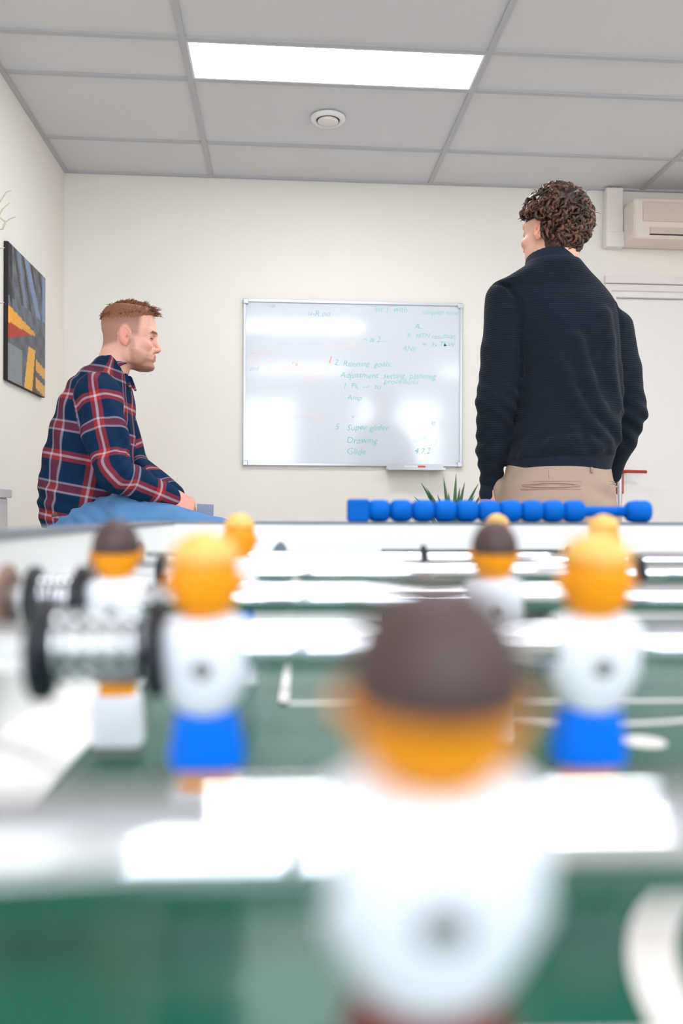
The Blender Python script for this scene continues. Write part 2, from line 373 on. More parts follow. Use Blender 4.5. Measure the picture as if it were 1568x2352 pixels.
# ------------------------------------------------------------------ left wall canvas
a = onleft(8, 560); b = onleft(95, 632); cbt = onleft(8, 880); y0, y1 = a[1], b[1]; z1 = (a[2]+b[2])/2; z0 = (cbt[2]+onleft(95, 908)[2])/2
cv = empty('canvas_picture', (XL, (y0+y1)/2, (z0+z1)/2)); tag(cv, 'canvas print with grey hall and yellow shapes hanging on left wall', 'picture')
hw, hh2 = (y1-y0)/2, (z1-z0)/2
MB().box((.001, -hw, -hh2), (.019, hw, hh2), .002).build('stretched_canvas', M['dark'], cv)
NU, NV = 70, 90; V = []; Fc = []; cols = []
for j in range(NV+1):
    for i in range(NU+1):
        u, v = i/NU, j/NV; V.append((.0194, -hw+.0015+u*(2*hw-.003), -hh2+.0015+v*(2*hh2-.003)))
        c = np.array(lin((92, 96, 104)))*(.85+.3*v)*(1+.28*math.sin(u*23+v*9)*math.sin(v*37-u*6))
        if u < .09 and v > .35: c = np.array(lin((28, 34, 44)))
        if v > .62+.0*u:
            if abs(u-(.45+(v-.62)*.9*0+ (1-v)*.9)) < .07 or abs(u-.95) < .04: c = np.array(lin((122, 140, 172)))
            elif abs(u-.25-(1-v)*.5) < .04: c = np.array(lin((112, 126, 150)))
            elif (u*9+v*5) % 2 < .5: c = np.array(lin((66, 62, 62)))
        if .5 < v < .62 and (u*11+v*7) % 2 < .6: c = np.array(lin((104, 112, 128)))
        top = .475+.07*(1-u/.7); mid = .475-.02; bot = .30+.165*min(1, u/.7)
        if u < .7 and v < top and v > .42+.04*u: c = np.array(lin((238, 168, 40)))*(1-.45*u)+np.array(lin((120, 116, 110)))*.45*u
        if u < .7 and .42+.04*u >= v > bot: c = np.array(lin((176, 44, 32)))*(1-.5*u)+np.array(lin((120, 90, 84)))*.5*u
        if v < .27 and u < .35: c = np.array(lin((128, 134, 138)))
        if v < .34 and .40+ (v)*.35 < u < .62+v*.25: c = np.array(lin((226, 168, 72)))
        if v < .28 and u > .72 and ((v*14+u*2) % 2 < 1.25): c = np.array(lin((210, 160, 84)))
        if v < .30 and .64+v*.2 < u < .72: c = np.array(lin((92, 66, 48)))
        cols.append(c*(.9+.2*rng.random()))
for j in range(NV):
    for i in range(NU): k = j*(NU+1)+i; Fc.append((k, k+1, k+NU+2, k+NU+1))
o = link('printed_picture', V, Fc, M['paint'], cv); vcol(o, np.array(cols))

# ------------------------------------------------------------------ air conditioner, duct, door
a = onwall(1440, 449); b = onwall(1440, 566)
acx, acz0, acz1 = a[0]-.05, b[2]+.035, H-.018
AD = .19
kk = (YB-AD)/YB
def onplane(px, py, y):
    r = P(px, py, 1)-CAM; return CAM+r*(y/r[1])
q0 = onplane(1450, 449, YB-AD); q1 = onplane(1450, 572, YB-AD)
acx = onplane(1455, 500, YB-AD)[0]; z1_ = min(q0[2], H-.012); z0_ = onplane(1450, 573, YB)[2]
ac = empty('air_conditioner', (acx+.45, YB, z0_)); tag(ac, 'beige wall mounted air conditioner under the ceiling above the door', 'air conditioner')
hz = z1_-z0_; 
fixn(MB().box((-.45, -AD, .0), (.45, -.001, hz), .025).build('casing', M['ac'], ac, False))
fixn(MB().box((-.40, -AD-.006, hz*.40), (.40, -AD+.004, hz-.03), .005).build('intake_panel', M['acp'], ac))
fl = MB(); fl.prism([(-AD+.01, hz*.27), (-AD-.003, hz*.27), (-AD-.012, hz*.10), (-AD+.01, hz*.10)], -.36, .36, 'X'); fixn(fl.build('air_flap', M['acp'], ac))
MB().box((-.362, -AD-.011, hz*.085), (.362, -AD+.01, hz*.10)).build('flap_gap', M['dark'], ac)
c0 = onplane(1393, 437, YB-.06); c1 = onplane(1436, 565, YB-.06)
pc = empty('cable_duct', ((c0[0]+c1[0])/2, YB, c1[2])); tag(pc, 'vertical off-white pipe cover on the wall beside the air conditioner', 'pipe cover')
wd = (c1[0]-c0[0])/2; hd = H-.008-c1[2]
fixn(MB().box((-wd, -.06, .0), (wd-.012, -.001, hd), .006).build('cover', M['duct'], pc))
fixn(MB().box((-wd-.002, -.063, -.004), (wd-.004, -.001, hd*.25), .007).build('elbow_cover', M['duct'], pc))
# door
dr = empty('door_1', ((dL+dR)/2, YB, 0)); struct(dr); dw = (dR-dL)/2
MB().box((-dw+.035, .03, .005), (dw-.035, .07, dT-.035), ).build('door_leaf', M['door'], dr)
mb = MB()
mb.box((-dw, .0, 0), (-dw+.032, .1, dT)); mb.box((dw-.032, .0, 0), (dw, .1, dT)); mb.box((-dw+.032, .0, dT-.032), (dw-.032, .1, dT))
mb.build('door_frame', M['door'], dr)
mb = MB(); t = .055; e0 = onwall(1397, 636)[2]
mb.box((-dw-.035, -.014, 0), (-dw-.0, 0, dT+.0)); mb.box((dw, -.014, 0), (dw+.035, 0, dT+.0)); mb.box((-dw-.035, -.014, dT), (dw+.035, 0, (dT+e0)/2-.004)); mb.box((-dw-.04, -.026, (dT+e0)/2), (dw+.04, 0, e0))
mb.build('architrave', M['dtrim'], dr)
hp = onwall(1426, 1104); hl = onwall(1476, 1084)
hx, hz_ = hp[0]-(dL+dR)/2, hp[2]
hnd = fixn(MB().box((hx-.022, .012, hz_-.075), (hx+.022, .03, hz_+.075), .006).build('handle_plate', M['red'], dr))
lz = hl[2]; lx = hl[0]-(dL+dR)/2
fixn(MB().tube([(hx+.005, .02, lz), (hx+.005, -.035, lz), (hx+.02, -.045, lz), (lx, -.045, lz-.002)], [.010, .010, .009, .009], 12).build('door_lever', M['red'], hnd, True))

# slim metal stand in front of the door
sp = P(1423, 1150, 3.8); st = empty('metal_stand', (sp[0], sp[1], 0)); tag(st, 'slim silver metal pole standing beside the man in the navy sweater', 'stand')
tz = P(1423, 1068, 3.8)[2]
fixn(MB().lathe([(.0, 0), (.15, 0), (.15, .008), (.02, .02), (.012, .03)], n=32).build('stand_base', M['frame'], st, True))
fixn(MB().lathe([(.0105, .02), (.0105, tz-.01), (.009, tz)], n=20).build('pole', M['frame'], st, True))
cz = P(1405, 1118, 3.8)[2]
fixn(MB().tube([(0, 0, cz), (-.07, 0, cz)], .005, 10).build('side_arm', M['frame'], st, True))
lz2 = P(1405, 1190, 3.8)[2]
MB().box((-.055, -.01, lz2-.05), (-.012, .006, lz2+.02), .002).build('label_box', M['whitep'], st)

# ------------------------------------------------------------------ plants
pp = P(1040, 1150, 4.15); pl = empty('spiky_plant', (pp[0], pp[1], 0)); tag(pl, 'spiky green yucca plant in front of the wall below the whiteboard', 'plant')
fixn(MB().lathe([(.0, 0), (.12, 0), (.15, .30), (.16, .30), (.16, .33), (.14, .33), (.13, .29), (.0, .29)], n=32).build('plant_pot', M['whitep'], pl, True))
fixn(MB().lathe([(.0, .27), (.131, .292), (.0, .302)], n=24).build('soil', M['soil'], pl, True))
fixn(MB().tube([(0, 0, .28), (.01, 0, .5), (0, .01, .66)], [.025, .02, .018], 10).build('stem', M['wood'], pl, True))
tips = [(966, 1108), (978, 1120), (1018, 1096), (1047, 1089), (1067, 1108), (1056, 1120), (1099, 1110), (984, 1132), (1090, 1138), (1110, 1128), (1004, 1136), (1030, 1132), (950, 1140), (1120, 1150)]
for i, (tx, ty) in enumerate(tips):
    q = P(tx, ty, 4.15+random.uniform(-.08, .08)); tip = Vector((q[0]-pp[0], q[1]-pp[1], q[2])); base = Vector((random.uniform(-.012, .012), random.uniform(-.012, .012), .62+.03*random.random()))
    mid = base.lerp(tip, .5)+Vector((-(tip.x)*.12, 0, .05)); n = 10; mb = MB(); L_ = []; 
    sd = Vector((tip.y*0+.0, 1, 0)).cross((tip-base).normalized()); sd = Vector((1, .3, 0)) if sd.length < .1 else sd.normalized()
    rings = []
    for k in range(n+1):
        t = k/n; p = base*(1-t)**2+mid*2*t*(1-t)+tip*t*t; wdt = .016*math.sin(math.pi*(.12+.88*t))**.6*(1-t*.6)+.0006
        rings.append([p-sd*wdt, p+Vector((0, -.004, .0)), p+sd*wdt, p+Vector((0, .003, .0))])
    fixn(mb.loft(rings).build('leaf', M['leaf'], pl, True))
# planter with twigs at left
q = P(28, 1150, 2.85); pr = empty('twig_planter', (q[0]-.095, q[1]-.095, 0)); tag(pr, 'tall white planter with pale bare twigs against the left wall', 'planter')
topz = P(20, 1123, 2.80)[2]
mb = MB(); mb.box((-.085, -.085, 0), (.085, .085, topz-.03), .008); mb.box((-.095, -.095, topz-.03), (.095, .095, topz), .004); fixn(mb.build('planter_box', M['whitep'], pr))
def twig(pts, r0=.004):
    W = [Vector(P(x, y, d))-Vector((q[0]-.095, q[1]-.095, 0)) for x, y, d in pts]
    return MB().tube(W, [r0*(1-.65*i/(len(W)-1)) for i in range(len(W))], 7)
b0 = Vector((0, 0, topz-.01))
tr = [[(-60, 700, 2.9), (-20, 500, 2.9), (0, 464, 2.9), (14, 442, 2.9), (26, 437, 2.9)],
      [(-20, 560, 2.9), (-4, 500, 2.9), (6, 480, 2.9), (22, 466, 2.9)],
      [(-18, 470, 2.9), (0, 500, 2.9), (13, 510, 2.9), (22, 503, 2.9), (36, 498, 2.9)],
      [(13, 509, 2.9), (6, 526, 2.9), (0, 527, 2.9), (-10, 520, 2.9)]]
for t_ in tr: fixn(twig(t_).build('twig', M['twig'], pr, True))
base = Vector(P(-60, 700, 2.9))-Vector((q[0]-.095, q[1]-.095, 0))
fixn(MB().tube([b0, b0.lerp(base, .5)+Vector((-.0, 0, .05)), base], [.010, .007, .005], 8).build('twig', M['twig'], pr, True))
for (x, y, dx, dy) in ((-2, 563, 13, 6), (0, 688, 10, 7)):
    c_ = Vector(P(x, y, 2.9))-Vector((q[0]-.095, q[1]-.095, 0)); e_ = Vector(P(x+dx, y+dy, 2.9))-Vector((q[0]-.095, q[1]-.095, 0))
    s0 = c_+Vector((-.05, 0, -.01)); rings = []
    for k in range(9):
        t = k/8; p = s0.lerp(e_, t); ww = .012*math.sin(math.pi*min(.98, max(.03, t)))+.0005
        rings.append([p+Vector((0, math.cos(a_)*ww*1.2, math.sin(a_)*ww*.5)) for a_ in np.linspace(0, 2*math.pi, 9)[:-1]])
    fixn(MB().loft(rings).build('petal', M['petal'], pr, True))

# ------------------------------------------------------------------ football table
TA = -.0305                 # the table stands slightly turned in the room
RZ = CAMZ-.0404             # rod axis height
FZ = CAMZ-.114              # playfield height
TOPZ = CAMZ-.0100           # top of the walls
UL, UR = -.139, .504; VF, VN = .877, -.527; UC = .18; TH = .032
def T(name): return empty(name, (0, 0, 0), TA)
tb = T('football_table'); tag(tb, 'white table football table with green playfield, filling the foreground', 'football table')
MB().box((UL+.004, VN+.004, FZ-.012), (UR-.004, VF-.004, FZ), 0).build('playfield', M['green'], tb)
pf = tb.children[0]
# markings
def flat(poly_rings): return poly_rings
zf = FZ+.0006
class _FM:
    def __getattr__(s, k):
        def f(*a, **kw): fixn(getattr(MB(), k)(*a, **kw).build('field_line', M['line'], pf))
        return f
mk_ = _FM()
def strip(u0, v0, u1, v1): mk_.box((min(u0, u1), min(v0, v1), FZ+.0001), (max(u0, u1), max(v0, v1), zf))
lw = .006
def ring(cu, cv_, R, wdt, a0=0, a1=2*math.pi, n=96):
    rings = []
    for k in range(n+1):
        a = a0+(a1-a0)*k/n; c, s = math.cos(a), math.sin(a)
        rings.append([(cu+c*(R-wdt), cv_+s*(R-wdt), FZ+.0001), (cu+c*R, cv_+s*R, FZ+.0001), (cu+c*R, cv_+s*R, zf), (cu+c*(R-wdt), cv_+s*(R-wdt), zf)])
    mk_.loft(rings)
VM = .175
for sgn in (1, -1):
    L0 = VM+sgn*(.490-VM)
    strip(-.016, L0, .376, L0+lw*sgn); strip(-.016, L0, -.016+lw, VM+sgn*(.80-VM)); strip(.376-lw, L0, .376, VM+sgn*(.80-VM))
    strip(.07, VM+sgn*(.66-VM), .29, VM+sgn*(.66-VM)+lw*sgn)
    if sgn > 0: ring(.165, .60, .163, .006, math.radians(222), math.radians(318))
    else: ring(.165, VM-(.60-VM), .163, .006, math.radians(42), math.radians(138))
    mk_.lathe([(.011, FZ+.0001), (.011, zf)], (.168, VM+sgn*(.405-VM), 0), n=32)
ring(UC, VM, .103, .012)
mk_.lathe([(.012, FZ+.0001), (.012, zf)], (UC, VM, 0), n=32)
strip(-.105, VM-.003, UC-.103, VM+.003); strip(UC+.103, VM-.003, .465, VM+.003)
# walls
zb = FZ-.16
def wallbox(name, a, b, m=M['white']): return fixn(MB().box(a, b, .0012).build(name, m, tb))
wallbox('side_wall', (UL-TH, VN-TH, zb), (UL, VF+TH, TOPZ-.0028)); wallbox('side_wall', (UR, VN-TH, zb), (UR+TH, VF+TH, TOPZ-.0028))
GW = .10
for (va, vb) in ((VF, VF+TH), (VN-TH, VN)):
    mb = MB(); mb.box((UL, va, zb), (UC-GW, vb, TOPZ-.0028)); mb.box((UC+GW, va, zb), (UR, vb, TOPZ-.0028)); mb.box((UC-GW, va, FZ+.075), (UC+GW, vb, TOPZ-.0028)); mb.box((UC-GW, va, zb), (UC+GW, vb, FZ-.012))
    mb.build('end_wall', M['white'], tb)
    s = 1 if va > 0 else -1
    y_ = vb if s > 0 else va
    MB().box((UC-GW-.01, min(y_, y_+s*.09), FZ-.05), (UC+GW+.01, max(y_, y_+s*.09), FZ+.095)).build('goal_box', M['dark'], tb)
for (a, b) in (((UL-TH-.002, VN-TH-.002), (UL+.001, VF+TH+.002)), ((UR-.001, VN-TH-.002), (UR+TH+.002, VF+TH+.002)), ((UL+.001, VF-.001), (UR-.001, VF+TH+.002)), ((UL+.001, VN-TH-.002), (UR-.001, VN+.001))):
    MB().box((a[0], a[1], TOPZ-.0028), (b[0], b[1], TOPZ)).build('top_rail', M['edge'], tb)
# sloping white ramps along the sides
for sgn, u in ((1, UL), (-1, UR)):
    fixn(MB().prism([(u, FZ+.0002), (u+sgn*.034, FZ+.0002), (u+sgn*.034, FZ+.0012), (u, FZ+.013)], VN, VF, 'Y').build('side_ramp', M['white'], tb))
mb = MB().box((UL, VN, zb), (UR, VF, zb+.012)); mb.build('bottom_panel', M['white'], tb)
for u in (UL-TH, UR+TH-.07):
    for v in (VN-TH, VF+TH-.07):
        lg = fixn(MB().prism([(u, v), (u+.07, v), (u+.07, v+.07), (u, v+.07)], .03, zb, 'Z').build('leg', M['edge'], tb))
        fixn(MB().lathe([(.03, 0), (.034, .006), (.03, .03)], (u+.035, v+.035, 0), n=20).build('levelling_foot', M['rubber'], lg, True))
RODS = [('G', .70), ('A', .55), ('B', .39), ('C', .25), ('D', .10)]
for nm, v in RODS:
    for u, s in ((UL, 1), (UR, -1)):
        fixn(MB().lathe([(.0073, 0), (.0160, 0), (.0160, s*.0015), (.0145, s*.0025), (.011, s*.0030), (.0073, s*.0030)], (u, v, RZ), 'X', 28).build('rod_bearing', M['bushing'] if v != .55 else M['bushing'], tb, True))
# small winged emblem on the far wall
eu = lambda px, v: (px-702)/F_PX*v
ez = lambda py, v: CAMZ-(py-1177)/F_PX*v
em = MB(); v = VF-.0006
pts = [(624, 1272), (630, 1258), (637, 1249), (645, 1245), (652, 1249), (657, 1258), (661, 1269), (648, 1268), (640, 1273)]
em.prism([(eu(x, VF), ez(y, VF)) for x, y in pts], v-.0004, v, 'Y')
fixn(em.build('wing_emblem', M['edge'], tb))
em = MB()
for (x, y, w_, h_) in ((612, 1268, 2, 8), (618, 1271, 5, 3), (615, 1282, 5, 7), (623, 1280, 4, 9), (630, 1282, 5, 6), (638, 1279, 3, 10), (644, 1283, 6, 5), (600, 1276, 5, 1.5)):
    em.box((eu(x, VF), v-.0004, ez(y+h_, VF)), (eu(x+w_, VF), v, ez(y, VF)))
em.build('emblem_lettering', mat('grey_print', (150, 166, 184), .5, noise=.03), tb)

# players ---------------------------------------------------------
def ell_ring(z, a, b, cx=0, cy=0, n=28, e=2.4):
    out = []
    for k in range(n):
        t = 2*math.pi*k/n; c, s = math.cos(t), math.sin(t)
        out.append((cx+a*math.copysign(abs(c)**(2/e), c), cy+b*math.copysign(abs(s)**(2/e), s), z))
    return out
cm = .01
def loftobj(name, keys, m, parent, e=2.4):
    K = np.array(keys, float); zz = np.linspace(K[0, 0], K[-1, 0], 26)
    # smooth resample
    def ip(i):
        return np.interp(zz, K[:, 0], K[:, i])
    A, B, CY = ip(1), ip(2), ip(3)
    return fixn(MB().loft([ell_ring(z*cm, a*cm, b*cm, 0, cy*cm, e=e) for z, a, b, cy in zip(zz, A, B, CY)]).build(name, m, parent, True))
def make_player(team):
    r = loftobj('player_figure', [(-2.08, .72, .62, 0), (-2.0, .84, .72, 0), (-1.5, 1.15, .86, 0), (-.9, 1.42, .95, 0), (-.3, 1.58, 1.0, 0), (.2, 1.62, 1.0, 0), (.55, 1.52, .95, 0), (.8, 1.3, .86, 0), (.98, .95, .7, 0), (1.04, .6, .5, 0)], M['wplas'], None, 2.2)
    loftobj('head', [(.85, .5, .5, 0), (1.1, .66, .68, 0), (1.35, .9, .86, 0), (1.7, 1.0, .98, 0), (2.1, 1.03, 1.05, 0), (2.6, 1.0, 1.05, 0), (3.1, .84, .9, 0), (3.4, .6, .66, 0), (3.55, .25, .3, 0)], M['oplas'], r, 2.1)
    for s in (-1, 1):
        fixn(MB().lathe([(.001, -.16*cm), (.2*cm, -.12*cm), (.27*cm, 0), (.2*cm, .12*cm), (.001, .16*cm)], (s*1.05*cm, .0, 2.05*cm), 'X', 16).build('ear', M['oplas'], r, True))
    if team == 'brown':
        V = []; hk = [(2.15, 1.05, 1.08, -.02), (2.2, 1.1, 1.14, -.02), (2.6, 1.08, 1.14, -.02), (3.0, .97, 1.04, 0), (3.35, .76, .82, 0), (3.6, .45, .5, 0), (3.7, .12, .14, 0)]
        loftobj('hair', hk, M['bplas'], r, 2.0)
    else:
        loftobj('hair', [(2.86, .98, 1.02, 0), (2.9, 1.06, 1.12, -.02), (2.98, 1.05, 1.1, 0), (3.14, .97, 1.02, 0), (3.4, .76, .8, 0), (3.6, .5, .52, 0), (3.72, .14, .14, 0)], M['yplas'], r, 2.0)
    loftobj('shorts', [(-3.84, 1.1, .72, 0), (-3.78, 1.15, .78, 0), (-3.4, 1.14, .78, 0), (-2.6, 1.0, .74, 0), (-1.9, .84, .66, 0)], M['blplas'] if team == 'yellow' else M['rplas'], r, 3.0)
    loftobj('legs', [(-5.0, .82, .5, 0), (-4.2, .84, .52, 0), (-3.7, .86, .55, 0)], M['oplas'], r, 3.0)
    loftobj('shoes', [(-6.92, 1.12, .72, .12), (-6.85, 1.2, .82, .12), (-5.4, 1.14, .8, .08), (-4.62, 1.08, .66, .0), (-4.5, 1.0, .6, 0)], M['wplas'], r, 5.0)
    for s in (-1, 1):
        o = fixn(MB().lathe([(.001, 0), (.27*cm, 0), (.29*cm, .08*cm), (.16*cm, .1*cm), (.15*cm, .03*cm), (.001, .03*cm)], n=20).build('screw', M['steel'], r, True))
        o.rotation_euler = (s*math.pi/2, 0, 0); o.location = (0, -s*.965*cm, -.42*cm)
    return r
proto = {'brown': make_player('brown'), 'yellow': make_player('yellow')}
used = set()
def spring_mesh(u0, u1, R=.0098, wr=.0013, turns=5):
    n = turns*18; pts = [(u0+(u1-u0)*k/n, R*math.cos(k/18*2*math.pi), R*math.sin(k/18*2*math.pi)) for k in range(n+1)]
    return MB().tube(pts, wr, 7)
def disc(u, R=.0155, th=.003):
    return MB().lathe([(.0082, u-th), (R*.7, u-th), (R, u-th*.5), (R, u+th*.5), (R*.7, u+th), (.0082, u+th)], axis='X', n=32)
def make_rod(v, team, us, tilt, scl, discs, springs, label):
    r = empty('foosball_rod', (0, 0, 0), 0); r.matrix_world = Matrix.Rotation(TA, 4, 'Z') @ Matrix.Translation((0, v, RZ)); tag(r, label, 'table football rod', 'player rods across the football table')
    fixn(MB().lathe([(.0001, UL-.17), (.0065, UL-.17), (.007, UL-.168), (.007, UR+.2), (.0065, UR+.202), (.0001, UR+.202)], axis='X', n=40).build('rod_bar', M['chrome'], r, True))
    fixn(MB().lathe([(.006, UR+.17), (.015, UR+.175), (.017, UR+.23), (.014, UR+.29), (.006, UR+.295)], axis='X', n=24).build('handle', M['rubber'], r, True))
    fixn(MB().lathe([(.006, UL-.195), (.011, UL-.19), (.011, UL-.165), (.008, UL-.16)], axis='X', n=24).build('end_cap', M['rubber'], r, True))
    for u in us:
        p = proto[team] if team not in used else copy_tree(proto[team])
        used.add(team); p.parent = r; p.location = (u, 0, 0); p.rotation_euler = (-tilt, 0, 0); p.scale = (1 if scl > 1 else 1.0, 1, scl)
    for u, R in discs: fixn(disc(u, R).build('bumper', M['rubber'], r, True))
    for a, b in springs: fixn(spring_mesh(a, b).build('spring', M['chrome'], r, True))
W = math.radians
make_rod(.70, 'yellow', [.163], 0, 1.07, [(.10, .013), (.225, .013)], [], 'farthest chrome rod, carrying the single goalkeeper figure with golden hair')
make_rod(.55, 'yellow', [-.044, .2006], 0, 1.07, [(-.095, .0125), (.224, .0125)], [], 'chrome rod with two golden haired defenders, second from the far end wall')
make_rod(.39, 'brown', [-.088, .0893, .266], W(-3), 1.0, [(-.1256, .0150), (-.104, .0150)], [(-.1226, -.107)], 'chrome rod with brown haired white shirted figures in the middle distance')
make_rod(.25, 'yellow', [-.0300, .0880, .2060, .3240, .4420], W(-7), .95, [(-.0776, .0158), (-.0443, .0150)], [(-.0746, -.0473)], 'chrome rod with golden haired figures in blue shorts')
make_rod(.10, 'brown', [.0155, .1345, .2535, .3725], W(-9), .90, [], [], 'nearest chrome rod with a large blurred brown haired figure')

# score counter on the far wall
sv = VF+TH*.5; sd_ = sv
sx0, sx1 = eu(797, sv), eu(1504, sv); bz = TOPZ+.0120
ct = empty('score_counter', (0, 0, 0)); ct.matrix_world = Matrix.Rotation(TA, 4, 'Z') @ Matrix.Translation((0, sv, bz)); tag(ct, 'blue abacus style score counter standing on the far table edge', 'score counter')
fixn(MB().lathe([(.0001, sx0+.01), (.0056, sx0+.01), (.0056, sx1-.01), (.0001, sx1-.01)], axis='X', n=24).build('counter_bar', M['bead'], ct, True))
fixn(MB().box((sx0, -.0115, -.0119), (sx0+.0235, .0115, .0125), .003).build('end_support', M['bead'], ct))
fixn(MB().lathe([(.0075, sx1-.027), (.0108, sx1-.024), (.0122, sx1-.017), (.0122, sx1-.004), (.0105, sx1-.001), (.0001, sx1)], axis='X', n=32).build('end_support', M['bead'], ct, True))
b0_ = None
for i, px in enumerate([870, 921, 972, 1023, 1074, 1124.5, 1175, 1225, 1274.5, 1324]):
    if b0_ is None:
        b0_ = fixn(MB().lathe([(.0060, -.0115), (.0085, -.0115), (.0112, -.0085), (.0120, -.004), (.0120, .004), (.0112, .0085), (.0085, .0115), (.0060, .0115)], axis='X', n=32).build('bead', M['bead'], ct, True)); o = b0_
    else: o = b0_.copy(); COL.objects.link(o); o.parent = ct
    o.location = (eu(px, sv), 0, 0)

# ------------------------------------------------------------------ people
def plaid_material():
    m = bpy.data.materials.new('plaid_flannel'); m.use_nodes = True; nt = m.node_tree; N = nt.nodes; L = nt.links; b = N['Principled BSDF']
    at = N.new('ShaderNodeAttribute'); at.attribute_name = 'cloth'; sp_ = N.new('ShaderNodeSeparateXYZ'); L.new(at.outputs['Vector'], sp_.inputs[0])
    def mth(op, a, b_=None):
        n = N.new('ShaderNodeMath'); n.operation = op
        for i, q in enumerate((a, b_)):
            if q is None: continue
            if isinstance(q, (int, float)): n.inputs[i].default_value = q
            else: L.new(q, n.inputs[i])
        return n.outputs[0]
    def ramp(fac, st):
        r = N.new('ShaderNodeValToRGB'); cr = r.color_ramp
        while len(cr.elements) > 1: cr.elements.remove(cr.elements[-1])
        cr.elements[0].position = st[0][0]; cr.elements[0].color = (st[0][1],)*3+(1,)
        for p, v in st[1:]: e = cr.elements.new(p); e.color = (v, v, v, 1)
        L.new(fac, r.inputs[0]); return r.outputs[0]
    per = .205
    def masks(x):
        f = mth('FRACT', mth('DIVIDE', x, per))
        R = ramp(f, [(0, 0), (.16, 0), (.17, .9), (.33, .9), (.34, 0), (.665, 0), (.675, .55), (.80, .55), (.81, 0), (1, 0)])
        Wm = ramp(f, [(0, 0), (.225, 0), (.237, 1), (.263, 1), (.275, 0), (.64, 0), (.652, .8), (.672, .8), (.684, 0), (.79, 0), (.802, .8), (.822, .8), (.834, 0), (1, 0)])
        return R, Wm
    Rs, Ws = masks(sp_.outputs[0]); Rt, Wt = masks(sp_.outputs[2])
    red = mth('MULTIPLY', mth('ADD', Rs, Rt), .46); wh = mth('MINIMUM', mth('MULTIPLY', mth('ADD', Ws, Wt), .42), 1.)
    def mix(fac, a, c):
        n = N.new('ShaderNodeMix'); n.data_type = 'RGBA'; L.new(fac, n.inputs[0])
        if isinstance(a, tuple): n.inputs[6].default_value = (*a, 1)
        else: L.new(a, n.inputs[6])
        n.inputs[7].default_value = (*c, 1); return n.outputs[2]
    c1 = mix(mth('MINIMUM', red, 1.), lin((14, 44, 76)), lin((182, 54, 40))); c2 = mix(wh, c1, lin((206, 200, 214)))
    L.new(c2, b.inputs['Base Color']); b.inputs['Roughness'].default_value = .9; b.inputs['Specular IOR Level'].default_value = .15
    n = N.new('ShaderNodeTexNoise'); n.inputs['Scale'].default_value = 400; bp = N.new('ShaderNodeBump'); bp.inputs['Strength'].default_value = .3; bp.inputs['Distance'].default_value = .002
    L.new(n.outputs['Fac'], bp.inputs['Height']); L.new(bp.outputs[0], b.inputs['Normal'])
    return m
M['plaid'] = plaid_material()

mm = .001
HEADK = [(125, -26, 20, 22), (121, -50, 46, 42), (112, -72, 66, 57), (92, -90, 82, 70), (64, -98, 90, 76), (34, -97, 95, 76), (18, -92, 91, 74), (4, -88, 86, 71), (-14, -80, 87, 68),
         (-34, -70, 90, 64), (-50, -56, 92, 60), (-60, -44, 88, 57), (-68, -34, 90, 54), (-78, -22, 85, 49), (-92, -6, 86, 40), (-102, 14, 80, 30), (-108, 34, 70, 18)]
def head_sdf(h=.0020, neck=((-34, 0, -30), (-66, 0, -150), 56, 60), jaw_k=.010):
    s = SDF((-.125, -.10, -.175), (.135, .10, .14), h)
    s.add(s.loft([(z*mm, (a+b)/2*mm, 0, (b-a)/2*mm, w_*mm) for z, a, b, w_ in HEADK], 2.15))
    a, b, ra, rb = neck
    s.add(s.cap(np.array(a)*mm, np.array(b)*mm, ra*mm, rb*mm), .018)
    # brow, sockets, lids
    for sg in (-1, 1):
        s.add(s.cap((.090, sg*.010, .026), (.078, sg*.040, .030), .0085, .008), .010)
        s.sub(s.ell((.100, sg*.032, .010), (.016, .018, .012)), .010)
        s.add(s.ell((.074, sg*.031, .009), (.0145, .0155, .0125)), .004)
        s.add(s.ell((.064, sg*.046, -.022), (.020, .016, .016)), .016)     # cheekbone
        s.add(s.ell((.030, sg*.050, -.066), (.030, .010, .022)), .016)     # jaw
    s.add(s.cap((.091, 0, .010), (.105, 0, -.029), .0065, .0085), .008)
    for sg in (-1, 1): s.add(s.ell((.096, sg*.0115, -.032), (.011, .0075, .0075)), .005)
    for sg in (-1, 1): s.sub(s.ell((.101, sg*.007, -.040), (.004, .003, .003)), .002)
    s.add(s.cap((.089, -.016, -.054), (.089, .016, -.054), .0055, .0055), .005)
    s.add(s.cap((.088, -.014, -.064), (.088, .014, -.064), .0062, .0062), .005)
    s.sub(s.cap((.096, -.022, -.059), (.096, .022, -.059), .0022, .0022), .002)
    s.add(s.ell((.078, 0, -.092), (.014, .020, .013)), .012)
    for sg in (-1, 1):       # ears
        a_ = math.radians(-12); R = [[math.cos(a_), 0, math.sin(a_)], [0, 1, 0], [-math.sin(a_), 0, math.cos(a_)]]
        s.add(s.ell((-.006, sg*.0775, -.001), (.0185, .0085, .0335), R), .004)
        s.sub(s.ell((.000, sg*.087, .003), (.0105, .0075, .0195), R), .003)
        s.sub(s.ell((.004, sg*.083, -.002), (.004, .010, .005), R), .003)
    return s
SK = np.array(lin((236, 184, 160))); SKR = np.array(lin((226, 142, 128)))
def lerp(a, b, t): return a*(1-t[:, None])+b*t[:, None]
def sst(x, a, b): t = np.clip((x-a)/(b-a), 0, 1); return t*t*(3-2*t)
